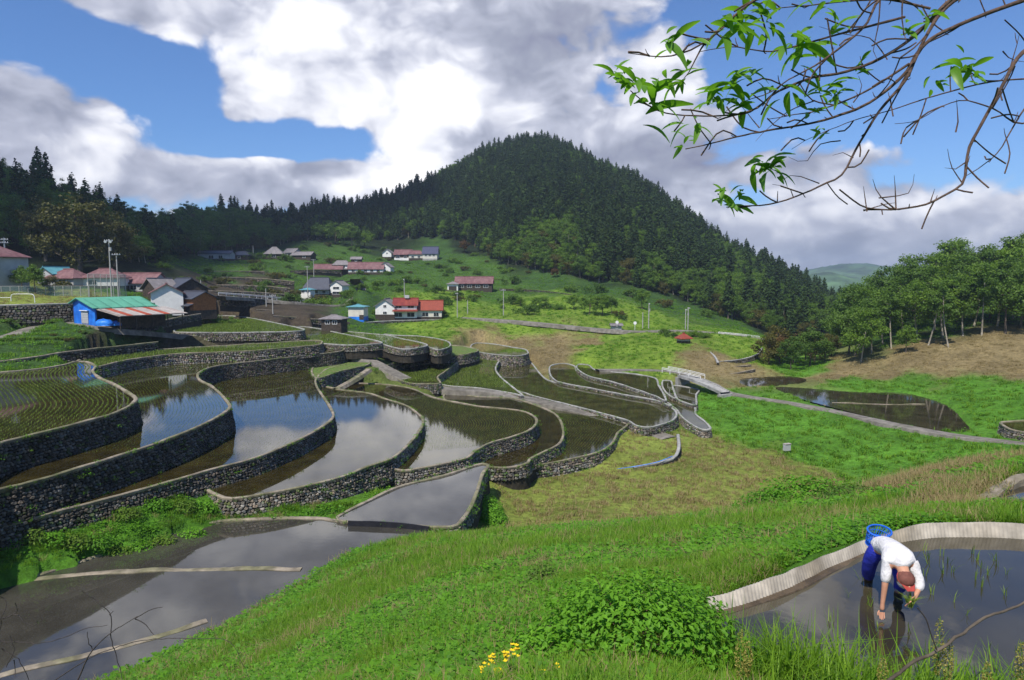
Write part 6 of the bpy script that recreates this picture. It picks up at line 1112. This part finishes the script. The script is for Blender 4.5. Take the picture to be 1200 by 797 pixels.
# bare twigs at the lower left
mat('dead_twig', (.055, .045, .042), .85, .3, 20.)
def twig(label, base, strokes, D, r0=.012):
    q = P(*base, D); o = empty('bare_twig', q, label, 'twig', 'bare twigs')
    for st in strokes: ln = smooth_line([P(u, v, D)-q for u, v in st], False, .05); ln[:, 1] += np.cumsum(R.normal(0, .012, len(ln))); MB().tube(ln, np.linspace(r0*(.5 if st is not strokes[0] else 1), r0*.3, len(ln)), 5).obj('shoot', 'dead_twig', o, True)
twig('forked bare twig leaning across the lowest paddy', (78, 830), [[(78,830),(95,785),(108,762),(130,742),(158,725)], [(158,725),(172,733),(182,743)], [(130,742),(129,720),(116,705),(99,690)], [(129,720),(133,716)], [(158,725),(178,713),(191,711)], [(108,762),(103,740)], [(130,742),(137,770),(143,797)]], 7.5)
twig('tangled bare shrub at the paddy corner', (5, 840), [[(5,840),(2,790),(-2,755),(3,725),(7,708),(0,699)], [(3,725),(18,722),(26,730),(38,735),(42,728)], [(2,760),(18,772),(25,785),(28,810)], [(18,772),(22,790)], [(0,752),(40,755),(60,752),(75,748),(100,738),(124,734)], [(10,780),(18,760),(12,745)], [(5,725),(22,715),(20,705)]], 6.8, .010)
twig('long arching dead stem lying over the grass bank', (250, 800), [[(60,800),(100,775),(140,758),(180,750),(215,748),(250,744),(275,750),(290,775),(300,797)]], 9, .008)
# fallen stick, seed heads and tall grass at the lower right
st = [(1040,800,5.6),(1075,775,5.7),(1115,750,5.8),(1150,728,5.9),(1200,706,6.0),(1240,690,6.1)]; q0 = P(*st[0]); ln = smooth_line([P(*s)-q0 for s in st], False, .05); ln += np.cumsum(R.normal(0, .005, ln.shape), 0); so_ = empty('fallen_stick', q0, 'crooked grey stick slanting over the farmer\'s paddy', 'stick'); MB().tube(ln, np.linspace(.014, .008, len(ln))*(1+.25*R.rand(len(ln))), 7).obj('stem', 'bark', so_, True)
MB().tube(smooth_line([P(u, v, 5.7)-q0 for u, v in ((1098,762),(1090,740),(1085,725),(1075,712))], False, .05), [.008]*0 or .006, 5).obj('side_shoot', 'dead_twig', so_)
leaf_mat('seed_head', (.22, .20, .04), (.38, .34, .09), .3)
for j, (u, v, tall) in enumerate(((1102,722,1), (1113,748,.8), (1035,770,.6), (868,738,.9), (877,752,.6), (1158,775,.6), (1198,752,.8), (683,782,.5))):
    r = np.random.RandomState(700+j); D = 5.8+.3*r.rand(); top = P(u, v, D); gz_ = ground_z(top[:1], top[1:2])[0]; b_ = np.array([top[0], top[1], min(gz_, top[2]-.5)]); o = empty('dock_plant', b_, 'dock stalk with yellow green seed spike at the paddy edge', 'plant', 'dock stalks at the paddy edge'); H = top[2]-b_[2]
    MB().tube([(0, 0, -.05), (.01, 0, H*.5), (0, 0, H)], [.008, .006, .003], 5).obj('stem', 'flower_stem', o); n_ = 320; t = r.rand(n_)**.7; a_ = r.uniform(0, 6.28, n_); rr_ = (.012+.026*np.sin(math.pi*np.clip(1-t, 0, 1))*(.5+r.rand(n_)))*(.6+.5*tall); L_ = .55*tall
    c = np.stack([np.cos(a_)*rr_, np.sin(a_)*rr_, H-t*L_], 1); V, f = leaf_quads(c, r.normal(0, 1, (n_, 3)), np.full(n_, .02), np.full(n_, .014), r); obj('seed_spike', mesh('seed_spike', V, f, ['seed_head'], tint=np.repeat(r.rand(n_), 4)), o)
r = np.random.RandomState(12); n_ = 420; uu = r.uniform(850, 1260, n_); dd_ = r.uniform(5.6, 7.2, n_); tp = np.array([P(u, 797, d) for u, d in zip(uu, dd_)]); tp[:, 2] = np.minimum(ground_z(tp[:, 0], tp[:, 1]), -4.3)
TG = [tuft(90+i, 16, .85, .016, .07, 'grass_blade', .45, .9) for i in range(3)]; scatter('shore_grass', tp, r.rand(n_)*6.3, r.uniform(.55, 1.15, n_), r.randint(0, 3, n_), TG, 'tall fresh grass along the near shore of the farmer\'s paddy', 'grass')
r = np.random.RandomState(15); n_ = 260; uu = r.uniform(230, 860, n_); dd_ = np.interp(uu, [230, 500, 860], [20, 8.5, 7.2])*r.uniform(.95, 1.5, n_); tp = np.array([P(u, 790, d) for u, d in zip(uu, dd_)]); tp[:, 2] = ground_z(tp[:, 0], tp[:, 1]); scatter('tall_bank_grass', tp, r.rand(n_)*6.3, r.uniform(.4, .8, n_), r.randint(0, 3, n_), [tuft(95+i, 12, .8, .013, .08, 'grass_blade', .5, .9) for i in range(3)], 'taller grass tufts sticking out of the near bank', 'grass')
# ---- thin valley haze
allz = float(GZ[(np.hypot(GX, GY) < 5000)].max()); hz = MB().box((0, 1500, (allz+60-140)/2), (9000, 9000, allz+60+140)).obj('haze', 'bark', None, kind='stuff', label='thin blue haze filling the valley air', cat='haze')
m = bpy.data.materials.new('haze_air'); m.use_nodes = True; MATS['haze_air'] = m; n = NT(m.node_tree); vo = n.n('ShaderNodeVolumePrincipled'); vo.inputs['Color'].default_value = (.72, .84, 1, 1); vo.inputs['Density'].default_value = .0002; vo.inputs['Anisotropy'].default_value = .3
om = n.n('ShaderNodeOutputMaterial'); n.set(om.inputs['Volume'], vo.outputs[0]); hz.data.materials.clear(); hz.data.materials.append(m)
